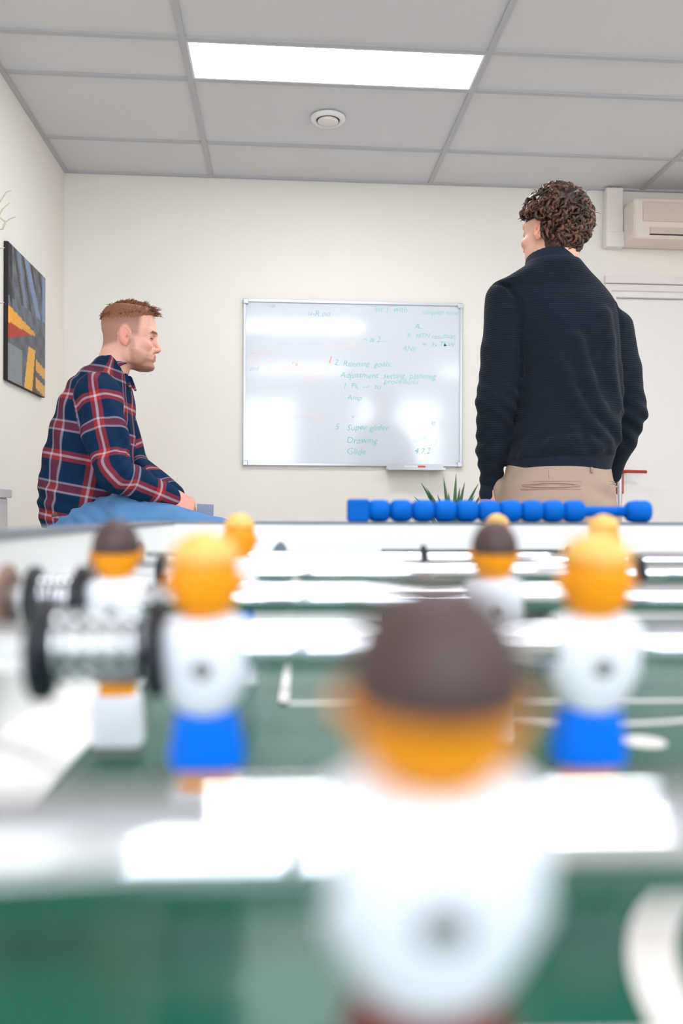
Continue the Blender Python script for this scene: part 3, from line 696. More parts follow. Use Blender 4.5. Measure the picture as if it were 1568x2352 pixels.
def headcols(V, hairc, beardc, fade=True):
    x, y, z = V.T/mm; ay = np.abs(y)
    C = np.tile(SK, (len(V), 1)); n = rng.normal(0, .02, len(V))
    # ruddy cheek, ear, nose, lips
    C = lerp(C, SKR, .45*np.exp(-((x-70)**2+(z+25)**2)/500.)*sst(ay, 20, 45))
    C = lerp(C, SKR, .6*((ay > 72) & (((x+6)/21)**2+((z+1)/37)**2 < 1)))
    C = lerp(C, SKR, .5*np.exp(-((x-108)**2+(z+32)**2)/120.))
    C = lerp(C, np.array(lin((196, 110, 104))), .85*((x > 84) & (np.abs(z+59) < 9) & (ay < 20)))
    C = lerp(C, np.array(lin((150, 100, 84))), .55*np.exp(-(((x-86)**2)/90+((z-13)/9.)**2))*(ay > 12)*(ay < 50))   # lid
    C = lerp(C, np.array(lin((60, 38, 30))), .9*((np.abs(z-3.5) < 1.8) & (x > 76) & (ay > 20) & (ay < 44)))      # lashes
    C = lerp(C, hairc*.8, .9*((np.abs(z-(27+(-.05)*(ay-25))) < 4.0) & (x > 74) & (ay > 10) & (ay < 46)))       # brow
    # beard
    line_ = -36-(x-18)*.42
    stub = sst(line_-z, -14, 13)*sst(x, 6, 20)*(1-sst(-z, 112, 120)); stub[(x > 82) & (ay < 18) & (z > -70) & (z < -48)] = 0
    dark = np.maximum(sst(-z, 82, 97)*sst(x, 8, 28), np.exp(-((x-24-(-60-z)*.25)/16.)**2)*sst(-z, 44, 74)*.85)*(1-sst(-z, 110, 118))
    side_ = .38*sst(x, 4, 14)*(1-sst(x, 24, 36))*sst(-z, -16, 14)*(z > -66)*(ay > 50)
    bm_ = np.maximum(np.maximum(.62*stub, .88*dark), np.maximum(side_, .4*((x > 86) & (ay < 24) & (np.abs(z+46) < 4.5))))
    C = lerp(C, beardc, np.clip(bm_, 0, 1)*.85)
    if fade:   # cropped sides
        hl = 40+np.where(x > 45, (x-45)*1.1, 0)
        edge = np.where(x > 18, 6+(x-18)*.0, np.where(x > -30, 38*np.exp(-((x+4)/24.)**2), -34+(x+84)*.25))
        f = sst(z, edge-10, edge+12)*(1-sst(x, 30+z*.10, 50+z*.10)); f = f*(.72+.26*sst(z, 30, 70))
        f = np.maximum(f, .8*sst(z, 84, 92)*(x < 78))
        f[(ay > 72) & (((x+6)/21)**2+((z+1)/36)**2 < 1)] = 0
        C = lerp(C, hairc*.75+np.array(lin((160, 130, 122)))*.25, np.clip(f, 0, 1))
    return np.clip(C*(1+n)[:, None], 0, 1)

def hand(s, wrist, dirv, up_, side, sc_=1., curl=(1.1, 1.1, .5), thumb=True, k=.006):
    """right-hand style SDF hand: palm from wrist along dirv; fingers curl toward -up_; thumb on +side"""
    d = np.array(dirv, float); d /= np.linalg.norm(d); u = np.array(up_, float); u -= d*(u@d); u /= np.linalg.norm(u); sd = np.array(side, float); sd -= d*(sd@d)+u*(sd@u); sd /= np.linalg.norm(sd)
    w_ = np.array(wrist, float)
    for i, o_ in enumerate((-.030, -.010, .010, .030)):
        s.add(s.cap(w_+sd*o_*.6*sc_, w_+d*.088*sc_+sd*o_*sc_, .017*sc_, .0125*sc_), .012)
    for i, (o_, L_) in enumerate(((-.032, .070), (-.011, .084), (.011, .090), (.032, .080))):
        p = w_+d*.088*sc_+sd*o_*sc_; a = .0; rr = .0098*sc_
        for j, (fr, cu) in enumerate(zip((.45, .32, .23), curl)):
            a += cu; dd = d*math.cos(a)-u*math.sin(a); p2 = p+dd*L_*fr*sc_; s.add(s.cap(p, p2, rr, rr*.9), k if j == 0 else .002); p = p2; rr *= .92
    if thumb:
        p = w_+d*.022*sc_+sd*.026*sc_-u*.006*sc_; p2 = p+(d*.028+sd*.026-u*.014)*sc_; p3 = p2+(d*.034-sd*.002-u*.012)*sc_; p4 = p3+(d*.022-sd*.012-u*.010)*sc_
        s.add(s.cap(p, p2, .015*sc_, .012*sc_), .010); s.add(s.cap(p2, p3, .0115*sc_, .0105*sc_), .004); s.add(s.cap(p3, p4, .0105*sc_, .009*sc_), .003)

def joinmesh(parts):
    V = []; Q = []; n = 0
    for v, q in parts: V.append(v); Q.append(q+n); n += len(v)
    return np.concatenate(V), np.concatenate(Q)
class Frame:
    """a person's own upright frame: x along the picture's right, y away, z up"""
    def __init__(s, px, depth):
        s.d = depth; b = P(px, 1176, depth); s.base = np.array([b[0], b[1], 0]); s.rz = -YAW; c, n = math.cos(s.rz), math.sin(s.rz); s.R = np.array([[c, -n, 0], [n, c, 0], [0, 0, 1]])
    def __call__(s, px, py, dy=0): return s.R.T@(P(px, py, s.d+dy)-s.base)
def to_head(V, loc, yaw, pitch=0, roll=0):
    R = (Matrix.Rotation(yaw, 3, 'Z') @ Matrix.Rotation(pitch, 3, 'Y') @ Matrix.Rotation(roll, 3, 'X')); return V@np.array(R).T+np.array(loc)

# ---- seated man -------------------------------------------------
A = Frame(300, 2.95)
z = lambda py, dy=0: A(300, py, dy)[2]
headloc = A(296.5, 782); HY = math.radians(6); HP = math.radians(2)
sh = head_sdf(); hv, hq = sh.mesh(); hv = relax(hv, hq, 1, .4)
hairc = np.array(lin((138, 88, 58))); beardc = np.array(lin((118, 68, 44)))
hcol = headcols(hv, hairc, beardc); hvw = to_head(hv, headloc, HY, HP)
# shirt
keysT = []
for py, xa, xb, hw_ in ((1212, 104, 250, .130), (1190, 99, 262, .150), (1150, 97, 280, .165), (1100, 99, 298, .165), (1060, 105, 304, .17), (1010, 119, 304, .18), (960, 136, 303, .192), (920, 153, 301, .198), (890, 170, 297, .188), (868, 187, 291, .160), (850, 205, 286, .120), (834, 222, 281, .085), (822, 233, 276, .066)):
    l = A(xa, py); r_ = A(xb, py); keysT.append((l[2], (l[0]+r_[0])/2, 0., (r_[0]-l[0])/2, hw_))
zs = z(905); S1 = A(231, 912, -.165); E1 = A(262, 1088, -.235); W1 = A(388, 1142, -.115)
S2 = A(250, 912, .165); E2 = A(306, 1070, .225); W2 = A(404, 1142, .05)
s = SDF((-.36, -.36, .78), (.24, .34, 1.45), .0042)
s.add(s.loft(keysT, 2.3))
s.chain([S1, S1*.5+E1*.5+np.array([-.006, 0, 0]), E1], [.071, .069, .060], .030)
s.chain([E1, E1*.5+W1*.5, E1*.06+W1*.94], [.060, .052, .040], .012)
s.chain([S2, E2], [.070, .058], .03); s.chain([E2, E2*.06+W2*.94], [.058, .040], .012)
s.chain([W1*.985+E1*.015, E1*.12+W1*.88], [.042, .043], .004)
# folds
def ridge(s, F, pts, r, k=.012):
    pts = [F(*p) for p in pts]; s.chain(pts, [r]*len(pts), k)
X, Y, Z = s.X, s.Y, s.Z
el = E1; fold = .0035*np.sin((X*.8-Z*1.0+Y*.5)*150)*np.exp(-(((X-el[0]-.02)**2+(Y-el[1])**2+(Z-el[2]-.03)**2)/.006))
fold += .0040*np.sin((Z*1.0+X*.35)*120+Y*20)*np.exp(-((Z-z(1150))**2/.004+(X+.25)**2/.03))
fold += .0030*np.sin((X*.9+Z*.5)*95+Y*35)*sst(Z, .84, 1.0)
wd_ = W1*.6+E1*.4; fold += .003*np.sin((X*.9-Z*.3)*230)*np.exp(-(((X-wd_[0])**2+(Y-wd_[1])**2+(Z-wd_[2])**2)/.005))
s.D = s.D+fold.astype(np.float32)
tv, tq = s.mesh(); tv = relax(tv, tq, 1, .3)
me_body = SDF((-.34, -.34, .02), (.42, .34, 1.42), .007)
b_ = me_body; b_.add(b_.loft([(k[0], k[1], k[2], max(k[3]-.02, .03), max(k[4]-.025, .03)) for k in keysT], 2.2))
for S_, E_, W_ in ((S1, E1, W1), (S2, E2, W2)): b_.chain([S_, E_, W_], [.05, .038, .026], .02)
K1 = A(500, 1236, -.16); K2 = A(506, 1238, .13); H1 = A(216, 1204, -.095); H2 = A(216, 1204, .095); MD1 = A(296, 1194, -.125); MD2 = A(300, 1194, .11)
AN1 = np.array([.060, -.115, .372]); AN2 = np.array([.060, .080, .372])
for H_, K_, N_ in ((H1, K1, AN1), (H2, K2, AN2)): b_.chain([H_, K_, N_], [.075, .05, .034], .02); b_.add(b_.cap(N_-np.array([.02, 0, .045]), N_+np.array([.12, 0, -.06]), .026, .020), .02)
bv, bq = b_.mesh()
hs = SDF((W1[0]-.03, W1[1]-.09, W1[2]-.12), (W1[0]+.20, W1[1]+.09, W1[2]+.07), .0022)
Hd = A(456, 1180, -.06)-W1; hs.add(hs.cap(E1*.3+W1*.7, W1, .031, .026)); hand(hs, W1+Hd*.06, Hd+np.array([0, 0, -.0]), (.25, -.75, .65), (.1, .6, .75), .92, (.95, 1.15, .6))
v1, q1 = hs.mesh()
hs = SDF((W2[0]-.03, W2[1]-.10, W2[2]-.13), (W2[0]+.20, W2[1]+.09, W2[2]+.07), .0025)
Hd2 = A(448, 1168, .0)-W2; hs.add(hs.cap(E2*.3+W2*.7, W2, .031, .026)); hand(hs, W2+Hd2*.06, Hd2, (.2, .75, .65), (.1, -.6, .75), .92, (.9, 1.1, .6))
v2, q2 = hs.mesh()
V, Q = joinmesh([(hvw, hq), (bv, bq), (v1, q1), (v2, q2)])
per1 = link('person', V, Q, M['skin'], None, True, A.base); per1.rotation_euler = (0, 0, A.rz)
tag(per1, 'seated bearded man in plaid shirt and blue jeans, in profile, looking right', 'person')
C = np.tile(SK, (len(V), 1)); C[:len(hvw)] = hcol; nb = len(hvw)+len(bv); C[nb:] = SK*.5+SKR*.5; vcol(per1, C)
sh_o = link('plaid_shirt', tv, tq, M['plaid'], per1, True)
# cloth coordinates: along and across the nearest limb or the trunk
def segd(V, a, b):
    ab = b-a; t = np.clip(((V-a)@ab)/(ab@ab), 0, 1); return np.linalg.norm(V-a-t[:, None]*ab, axis=1), t*np.linalg.norm(ab)
def limb_uv(V, S_, E_, W_, yref):
    d1, t1 = segd(V, S_, E_); d2, t2 = segd(V, E_, W_); L1 = np.linalg.norm(E_-S_)
    w_ = sst(d1-d2, -.03, .03); along = (1-w_)*t1+w_*(L1+t2)
    ax1 = (E_-S_)/L1; ax2 = (W_-E_)/np.linalg.norm(W_-E_)
    def across(V, o, ax): n = np.cross([0, yref, 0], ax); n /= np.linalg.norm(n); return (V-o)@n
    a1 = across(V, S_, ax1); a2 = across(V, E_, ax2); return np.minimum(d1, d2), along, (1-w_)*a1+w_*a2
d1, al1, ac1 = limb_uv(tv, S1, E1, W1, 1); d2, al2, ac2 = limb_uv(tv, S2, E2, W2, 1)
uvw = np.zeros_like(tv)
# trunk: height along the leaning back, and distance round the trunk
K = np.array(sorted(keysT)); cx = np.interp(tv[:, 2], K[:, 0], K[:, 1]); ang = np.arctan2(tv[:, 1]/.9, tv[:, 0]-cx)
uvw[:, 0] = ang*.15+.03; uvw[:, 2] = tv[:, 2]+(tv[:, 0]-cx)*.18+.035
m1 = (d1 < .088) & (tv[:, 1] < -.098-.05*(sst(tv[:, 2], 1.16, 1.32))) & (al1 > -.01)
m1 |= (d1 < .075) & (al1 > .25)
m2 = ((d2 < .086) & (tv[:, 1] > .10)) | ((d2 < .075) & (al2 > .25) & (d2 < d1))
uvw[m1, 0] = ac1[m1]*1.0+.052; uvw[m1, 2] = al1[m1]+.028
uvw[m2, 0] = ac2[m2]+.05; uvw[m2, 2] = al2[m2]+.06
uvw[:, :] += 2.05; vvec(sh_o, uvw)
# collar
cs_ = SDF((-.16, -.10, 1.25), (.05, .10, 1.47), .0022)
na = A(262, 838); nb_ = A(277, 868)
def tilted(cs_, c, ax, R, th, hh_, flare=0, sq=1.0):
    ax = np.array(ax, float); ax /= np.linalg.norm(ax); x, y, zz = cs_.X-c[0], cs_.Y-c[1], cs_.Z-c[2]
    t = x*ax[0]+y*ax[1]+zz*ax[2]; rx, ry, rz_ = x-t*ax[0], y-t*ax[1], zz-t*ax[2]; rad = np.sqrt(rx**2+(ry/sq)**2+rz_**2)
    return np.maximum(np.abs(rad-R-flare*t)-th, np.abs(t)-hh_)
cc = A(262, 846); cs_.add(tilted(cs_, cc, (-.52, 0, .85), .063, .0035, .020, -.12, .98), 0)
tip = A(300, 890); 
for sg in (-1, 1): cs_.add(cs_.cap(A(292, 868)+np.array([0, sg*.028, 0]), tip+np.array([.008, sg*.035, -.004]), .012, .005, (1, .5, 1)), .01)
cv_, cq = cs_.mesh(); co = link('collar', cv_, cq, M['plaid'], sh_o, True)
cu = np.zeros_like(cv_); cu[:, 0] = cv_[:, 1]*1.+.05; cu[:, 2] = (cv_[:, 2]-cv_[:, 0]*.3)*1.3+.0; vvec(co, cu+2.05)
# jeans
j = SDF((-.36, -.30, .30), (.42, .30, .93), .0048)
j.add(j.loft([(z(1215), A(190, 1215)[0], 0, .120, .162), (z(1185), A(203, 1185)[0], 0, .106, .160), (z(1160), A(212, 1160)[0], 0, .080, .13)], 2.3), 0)
j.chain([H1, MD1, K1], [.086, .094, .066], .03); j.chain([H2, MD2, K2], [.086, .094, .066], .03)
j.chain([K1, AN1+np.array([0, 0, .012])], [.068, .052], .015); j.chain([K2, AN2+np.array([0, 0, .012])], [.068, .052], .015)
X, Y, Z = j.X, j.Y, j.Z
j.D = j.D+(.0035*np.sin((X*1.0+Z*.9)*95+Y*25)*np.exp(-((X+.10)**2/.012))+.0022*np.sin((X*.5-Z)*140)*np.exp(-((X+.2)**2/.01))).astype(np.float32)
jv, jq = j.mesh(); jo = link('jeans', relax(jv, jq, 1, .3), jq, M['denim'], per1, True)
bb = MB(); ring_ = [A(112+i*0, 1186)]; 
bb.tube([A(108, 1203, -.10), A(118, 1190, -.13), A(132, 1178, -.15)], [.008, .009, .008], 8); fixn(bb.build('belt', M['leather'], per1, True))
for N_ in (AN1, AN2):
    f_ = SDF((N_[0]-.10, N_[1]-.06, .28), (N_[0]+.21, N_[1]+.06, .42), .005)
    f_.add(f_.cap(N_+np.array([-.03, 0, -.06]), N_+np.array([.14, 0, -.075]), .042, .034, (1, 1, .8))); f_.add(f_.cap(N_, N_+np.array([0, 0, -.04]), .042, .045), .02)
    f_.D = np.maximum(f_.D, (.300-f_.Z)); fv, fq = f_.mesh(); link('shoe', fv, fq, M['shoe'], per1, True)
# hair
def lock(mb, p, dirs, L_, r, wav, n=7, k=5, down=0.):
    p = Vector(p); d = Vector(dirs).normalized(); o1 = d.orthogonal().normalized(); o2 = d.cross(o1); ph = random.random()*6.28; pts = []; fr = random.uniform(.8, 1.3)
    for i in range(n+1):
        t = i/n; q = p+d*L_*t+Vector((0, 0, -down*t*t)); a = ph+t*6.28*fr; q += (o1*math.cos(a)+o2*math.sin(a))*wav*min(1, t*2.5); pts.append(q)
    mb.tube(pts, [r*(1-.75*(i/n)**2) for i in range(n+1)], k)
def hair_cap(h, f, lo=(-.13, -.10, -.07), hi=(.12, .10, .16)):
    s_ = SDF(lo, hi, h); d = s_.loft([(z_*mm, (a+b)/2*mm, 0, (b-a)/2*mm, w_*mm) for z_, a, b, w_ in HEADK], 2.15); return s_, f(s_, d)
def f1(s_, d):
    x, y, z_ = s_.X/mm, s_.Y/mm, s_.Z/mm
    th = 0+8*sst(z_, 62, 112)+5*sst(x, 20, 80)*sst(z_, 85, 105)-1.5*sst(x, -20, -90)*0
    th = -3+(th+3)*sst(z_-np.where(x > 20, (x-20)*.62, np.where(x < -40, (x+40)*.35, 0)), 42, 68)
    th += 1.2*np.sin(x*.55+y*.3)*np.sin(y*.5+z_*.25)
    dd = d-(th*mm)
    dd = np.maximum(dd, (36+ np.where(x > 20, (x-20)*.62, np.where(x < -40, (x+40)*.35, 0))-z_)*mm)
    return np.maximum(dd, (x-92)*mm)
s_, dd = hair_cap(.0022, f1); s_.D = dd.astype(np.float32); hv2, hq2 = s_.mesh()
mb = MB(); tints = []
def skull(u, v):    # u azimuth from front, v elevation
    return np.array([math.cos(v)*math.cos(u)*.090-.004, math.cos(v)*math.sin(u)*.073, .040+math.sin(v)*.088])
for i in range(1500):
    v_ = math.asin(random.uniform(.28, 1)); u_ = random.uniform(-math.pi, math.pi); p = skull(u_, v_)
    if p[2] < .070+max(0, p[0])*.35: continue
    nrm = Vector(p)-Vector((0, 0, .03)); nrm.normalize(); n0 = len(mb.v)
    dr_ = nrm*.22+Vector((.75, 0, .02)) if p[0] > -.05 else nrm*.4+Vector((.1, 0, -.5))
    dr_ += Vector((random.gauss(0, .22), random.gauss(0, .25), random.gauss(0, .18)))
    lock(mb, Vector(p)*1.06+nrm*.004, dr_, random.uniform(.012, .024)*(1.25 if p[0] > .03 else .7), .0016, .0015, 5, 4)
    tints += [random.uniform(.65, 1.35)]*(len(mb.v)-n0)
for i in range(130):       # quiff over the forehead
    p = Vector((random.uniform(.040, .078), random.uniform(-.045, .045), random.uniform(.096, .112))); n0 = len(mb.v)
    lock(mb, p, (1, random.gauss(0, .2), random.uniform(-.15, .6)), random.uniform(.026, .042), .0019, .002, 5, 4, .006); tints += [random.uniform(.6, 1.25)]*(len(mb.v)-n0)
ho = link('hair', to_head(np.array(mb.v), headloc, HY, HP).tolist(), mb.f, M['hairg'], per1, True); vcol(ho, hairc[None, :]*np.array(tints)[:, None]*1.0)
hc = link('hair_base', to_head(hv2, headloc, HY, HP), hq2, M['hairg'], ho, True)
fc_ = hairc*.75+np.array(lin((160, 130, 122)))*.25; fc_ = fc_*.82+SK*.18; tt_ = sst(hv2[:, 2]/mm-np.where(hv2[:, 0] > .02, (hv2[:, 0]/mm-20)*.5, 0), 44, 70); vcol(hc, fc_[None, :]*(1-tt_[:, None])+hairc[None, :]*.95*tt_[:, None])
# the thing he holds
c_ = A(474, 1178, -.05); hb = MB().box((-.028, -.055, -.040), (.030, .0, .020), .002)
nbk = empty('notebook', A.base+A.R@c_, A.rz); tag(nbk, 'small blue-grey notebook held in the hands of the seated man', 'notebook')
MB().box((-.034, -.003, -.075), (.024, .0, .030), .001).build('cover', M['card'], nbk); MB().box((-.030, -.0, -.073), (.022, .008, .028), .001).build('pages', M['whitep'], nbk); MB().box((-.034, .0082, -.075), (.024, .011, .030), .001).build('back_cover', M['card'], nbk)
nbk.rotation_euler = (.12, .04, A.rz+.1)
# bar stool
sx = A(210, 1180)[0]; sw = A.base+A.R@np.array([sx+.02, 0, 0]); stl = empty('bar_stool', (sw[0], sw[1], 0), A.rz); tag(stl, 'bar stool under the seated man in the plaid shirt, behind the table', 'stool')
seatz = z(1204)-.088
fixn(MB().lathe([(.001, seatz-.045), (.16, seatz-.045), (.185, seatz-.03), (.185, seatz-.008), (.17, seatz), (.001, seatz)], n=40).build('seat', M['wood'], stl, True))
for a_ in range(4):
    t = math.pi/4+a_*math.pi/2; fixn(MB().tube([(.13*math.cos(t), .13*math.sin(t), seatz-.04), (.22*math.cos(t), .22*math.sin(t), 0)], .014, 12).build('leg', M['frame'], stl, True))
fixn(MB().tube([(.193*math.cos(t), .193*math.sin(t), .29) for t in np.linspace(0, 2*math.pi, 41)], .009, 8, False).build('foot_ring', M['frame'], stl, True))

# ---- standing man -----------------------------------------------
B = Frame(1285, 2.5)
zb_ = lambda py: B(1285, py)[2]
keysS = []
for py, xa, xb, hw_, cy in ((1086, 1168, 1396, .115, .0), (1060, 1163, 1402, .122, 0), (1030, 1168, 1412, .126, 0), (960, 1182, 1419, .126, 0), (860, 1185, 1422, .128, 0), (790, 1172, 1425, .128, 0), (740, 1160, 1424, .122, 0), (700, 1150, 1412, .110, .0), (672, 1148, 1392, .098, .0), (652, 1142, 1374, .094, -.003), (636, 1168, 1354, .090, -.010), (618, 1198, 1336, .084, -.014), (606, 1208, 1326, .080, -.014)):
    l = B(xa, py); r_ = B(xb, py); keysS.append((l[2], (l[0]+r_[0])/2, cy, (r_[0]-l[0])/2, hw_))
LS = B(1160, 690, .0); LE = B(1140, 920, -.02); LW = B(1126, 1105, .05)
RS = B(1408, 755, .0); RE = B(1445, 948, .02); RW = B(1410, 1068, .07)
s = SDF((-.30, -.20, .90), (.30, .22, 1.66), .0042)
s.add(s.loft(keysS, 2.3))
s.chain([LS, LS*.5+LE*.5, LE], [.061, .060, .058], .016); s.chain([LE, LE*.4+LW*.6, LW], [.058, .050, .031], .012)
s.chain([RS, RS*.5+RE*.5, RE], [.057, .054, .050], .016); s.chain([RE, RE*.5+RW*.5, RW], [.050, .046, .030], .012)
s.chain([LW, LW+np.array([-.004, .006, -.042])], [.031, .029], .004); s.chain([RW, RW+np.array([-.004, .004, -.03])], [.03, .028], .004)
for pts, r_ in (([(1300, 800), (1322, 880), (1352, 950), (1396, 990), (1414, 1000)], .015), ([(1262, 850), (1290, 930), (1330, 985), (1372, 1020)], .012), ([(1368, 740), (1374, 800), (1380, 880), (1404, 940)], .011),
                ([(1190, 1052), (1240, 1030), (1290, 1022), (1350, 1030), (1400, 1012)], .014), ([(1250, 1030), (1300, 1045), (1340, 1038)], .007), ([(1410, 850), (1412, 900), (1418, 960)], .008)):
    P3 = []
    for (x, y) in pts:
        q = B(x, y); K = np.array(sorted(keysS)); cx_, a_, bq_ = (np.interp(q[2], K[:, 0], K[:, i]) for i in (1, 3, 4)); e = 1-min(.98, abs((q[0]-cx_)/a_))**2.3; yy = -bq_*e**(1/2.3)
        P3.append(np.array([q[0]*(1-.05), yy+.004, q[2]]))
    s.chain(P3, [r_]*len(P3), .022)
for pts in ([(1134, 654), (1160, 672), (1174, 705), (1182, 760), (1187, 830), (1190, 870)], [(1400, 690), (1408, 720), (1413, 780), (1416, 850)]):
    P3 = []
    for (x, y) in pts:
        q = B(x, y); K = np.array(sorted(keysS)); cx_, a_, bq_ = (np.interp(q[2], K[:, 0], K[:, i]) for i in (1, 3, 4)); e = 1-min(.985, abs((q[0]-cx_)/a_))**2.3; P3.append(np.array([q[0], -bq_*e**(1/2.3)-.004, q[2]]))
    for i_ in range(len(P3)-1): s.sub(s.cap(P3[i_], P3[i_+1], .0065, .0065), .008)
X, Y, Z = s.X, s.Y, s.Z
fold = .0028*np.sin((Z*1.2+np.abs(X-.03)*1.6)*70)*np.exp(-((Z-zb_(1015))**2/.0012))
for E_, ph in ((LE, 0), (RE, 1)): fold = fold+.0042*np.sin((Z+(X-E_[0])*.7)*130+ph)*np.exp(-(((X-E_[0])**2+(Y-E_[1])**2)/.006+(Z-E_[2]+.02)**2/.008))
fold = fold+.0045*np.sin((Z+(X)*.4)*150)*np.exp(-(((X-LW[0])**2+(Y-LW[1])**2)/.006+(Z-LW[2]-.05)**2/.006))
fold = fold+.003*np.sin(X*46+Z*9)*sst(Z, 1.05, 1.3)*(1-sst(Z, 1.42, 1.5))
s.D = s.D+fold.astype(np.float32)
swv, swq = s.mesh(); swv = relax(swv, swq, 1, .3)
# back of the body dips with the hem
HYb = math.radians(90+38)      # looks away and to the left
hl2 = B(1272, 538, .0)
hB = head_sdf(.0022, neck=((-26, 0, -30), (-14, 0, -165), 54, 58)); hBv, hBq = hB.mesh(); hBv = relax(hBv, hBq, 1, .4)
hairb = np.array(lin((82, 50, 33)))
cB = headcols(hBv, hairb, SK*.85, False)
xb_, yb_, zb2 = hBv.T/mm; cap_ = (zb2 > 34) & (xb_ < 60) | (xb_ < -14) & (zb2 > -60)
cB[cap_] = hairb*.5
hBw = to_head(hBv, hl2, HYb, math.radians(-2))
bd = SDF((-.30, -.22, .02), (.30, .24, 1.58), .007)
bd.add(bd.loft([(k[0], k[1], k[2], max(k[3]-.02, .03), max(k[4]-.022, .03)) for k in keysS], 2.2))
bd.chain([LS, LE, LW], [.045, .038, .026], .02); bd.chain([RS, RE, RW], [.042, .036, .026], .02)
bd.chain([LW, LW+np.array([.02, .012, -.09])], [.026, .034], .01); bd.chain([RW, RW+np.array([-.045, .03, -.05])], [.026, .034], .01)
HL = B(1225, 1180); HR = B(1340, 1180); KL = np.array([HL[0]-.02, .02, .50]); KR = np.array([HR[0]+.02, .02, .50]); FL = np.array([KL[0]-.01, 0, .09]); FR = np.array([KR[0]+.01, 0, .09])
for a_, b__, c__ in ((HL, KL, FL), (HR, KR, FR)): bd.chain([a_, b__, c__], [.078, .052, .036], .02); bd.add(bd.cap(c__+np.array([0, -.03, -.04]), c__+np.array([0, .14, -.055]), .036, .028), .02)
bdv, bdq = bd.mesh()
hn = SDF((LW[0]-.06, LW[1]-.08, LW[2]-.22), (LW[0]+.12, LW[1]+.12, LW[2]+.02), .0028)
hand(hn, LW+np.array([-.004, .006, -.035]), (.22, .15, -.95), (-.3, -.95, -.1), (.9, -.3, .1), .9, (.2, .3, .3)); lhv, lhq = hn.mesh()
V, Q = joinmesh([(hBw, hBq), (bdv, bdq), (lhv, lhq)])
per2 = link('person', V, Q, M['skin'], None, True, B.base); per2.rotation_euler = (0, 0, B.rz)
tag(per2, 'standing man with curly brown hair and navy sweater, seen from behind', 'person')
C = np.tile(SK, (len(V), 1)); C[:len(hBw)] = cB; C[len(hBw):] = SK*.6+SKR*.4; vcol(per2, C)
sw_o = link('navy_sweater', swv, swq, [M['knit'], M['rib']], per2, True)
pc_ = swv[swq].mean(1); hem = pc_[:, 2]+(pc_[:, 0]+.0)*-.05 < zb_(1054); trunk = (pc_[:, 0] > B(1166, 1060)[0]) & (pc_[:, 0] < B(1400, 1060)[0]) & hem
dl, tl_ = segd(pc_, LW*.8+LE*.2, LW+np.array([-.004, .006, -.042])); trunk |= (dl < .05) & (tl_ > .06); trunk |= (pc_[:, 2] > zb_(616))
sw_o.data.polygons.foreach_set('material_index', trunk.astype(np.int32))
# collar
cc = B(1267, 599, -.012); cl = SDF((cc[0]-.10, cc[1]-.10, cc[2]-.05), (cc[0]+.10, cc[1]+.10, cc[2]+.05), .0024)
cl.add(tilted(cl, cc+np.array([0, .012, -.004]), (-.02, .16, .97), .0725, .0045, .017, -.2, 1.05)); clv, clq = cl.mesh(); link('collar', clv, clq, M['rib'], sw_o, True)
# trousers
t_ = SDF((-.30, -.22, .06), (.30, .24, 1.06), .0055)
kt = []
for py, xa, xb, hw_ in ((1050, 1172, 1392, .112), (1075, 1164, 1398, .118), (1110, 1152, 1406, .126), (1150, 1148, 1408, .130), (1200, 1150, 1408, .128), (1250, 1154, 1404, .118), (1310, 1166, 1392, .100), (1360, 1176, 1384, .085)):
    l = B(xa, py); r_ = B(xb, py); kt.append((l[2], (l[0]+r_[0])/2, 0., (r_[0]-l[0])/2, hw_))
t_.add(t_.loft(kt, 2.2))
for a_, b__, c__ in ((HL, KL, FL), (HR, KR, FR)): t_.chain([a_+np.array([0, 0, -.02]), b__, c__], [.098, .078, .062], .03)
t_.add(t_.cap(B(1150, 1120, .03), B(1165, 1170, .04), .026, .03), .02)
X, Y, Z = t_.X, t_.Y, t_.Z
t_.D = t_.D+(.003*np.sin((Z+.5*X)*80)*np.exp(-((X-.11)**2/.004+(Z-zb_(1140))**2/.004))+.002*np.sin((Z-.6*X)*90)*np.exp(-((X+.15)**2/.004+(Z-zb_(1130))**2/.006))).astype(np.float32)
tvv, tqq = t_.mesh(); tro = link('beige_trousers', relax(tvv, tqq, 1, .3), tqq, M['chino'], per2, True)
def onback(px, py, lift=.003):
    q = B(px, py); K = np.array(sorted(kt)); cx_, a_, bq_ = (np.interp(q[2], K[:, 0], K[:, i]) for i in (1, 3, 4)); e = 1-min(.985, abs((q[0]-cx_)/a_))**2.2; return np.array([q[0], -bq_*e**(1/2.2)-lift, q[2]])
for x0, x1, yb in ((1184, 1304, 1117), (1374, 1404, 1117)):
    mb = MB()
    for dy_ in (-5, 5):
        pts = [onback(x, yb+dy_*math.sin(math.pi*(x-x0+4)/(x1-x0+8)), .0015) for x in np.linspace(x0, x1, 12)]; mb.tube(pts, .0022, 6)
    for dy_ in (-9, 9):
        pts = [onback(x, yb+dy_, .0) for x in np.linspace(x0-3, x1+ (3 if x1 < 1350 else 0), 10)]; mb.tube(pts, .0016, 5)
    fixn(mb.build('back_pocket', M['chino'], tro, True))
mb = MB(); mb.tube([onback(1332, y, .003) for y in (1078, 1083, 1090)], [.004, .005, .004], 6); fixn(mb.build('belt_loop', M['chino'], tro, True))
mb = MB(); mb.tube([onback(1238, y, .0) for y in np.linspace(1084, 1102, 6)], .0014, 5); fixn(mb.build('back_dart', M['chino'], tro, True))
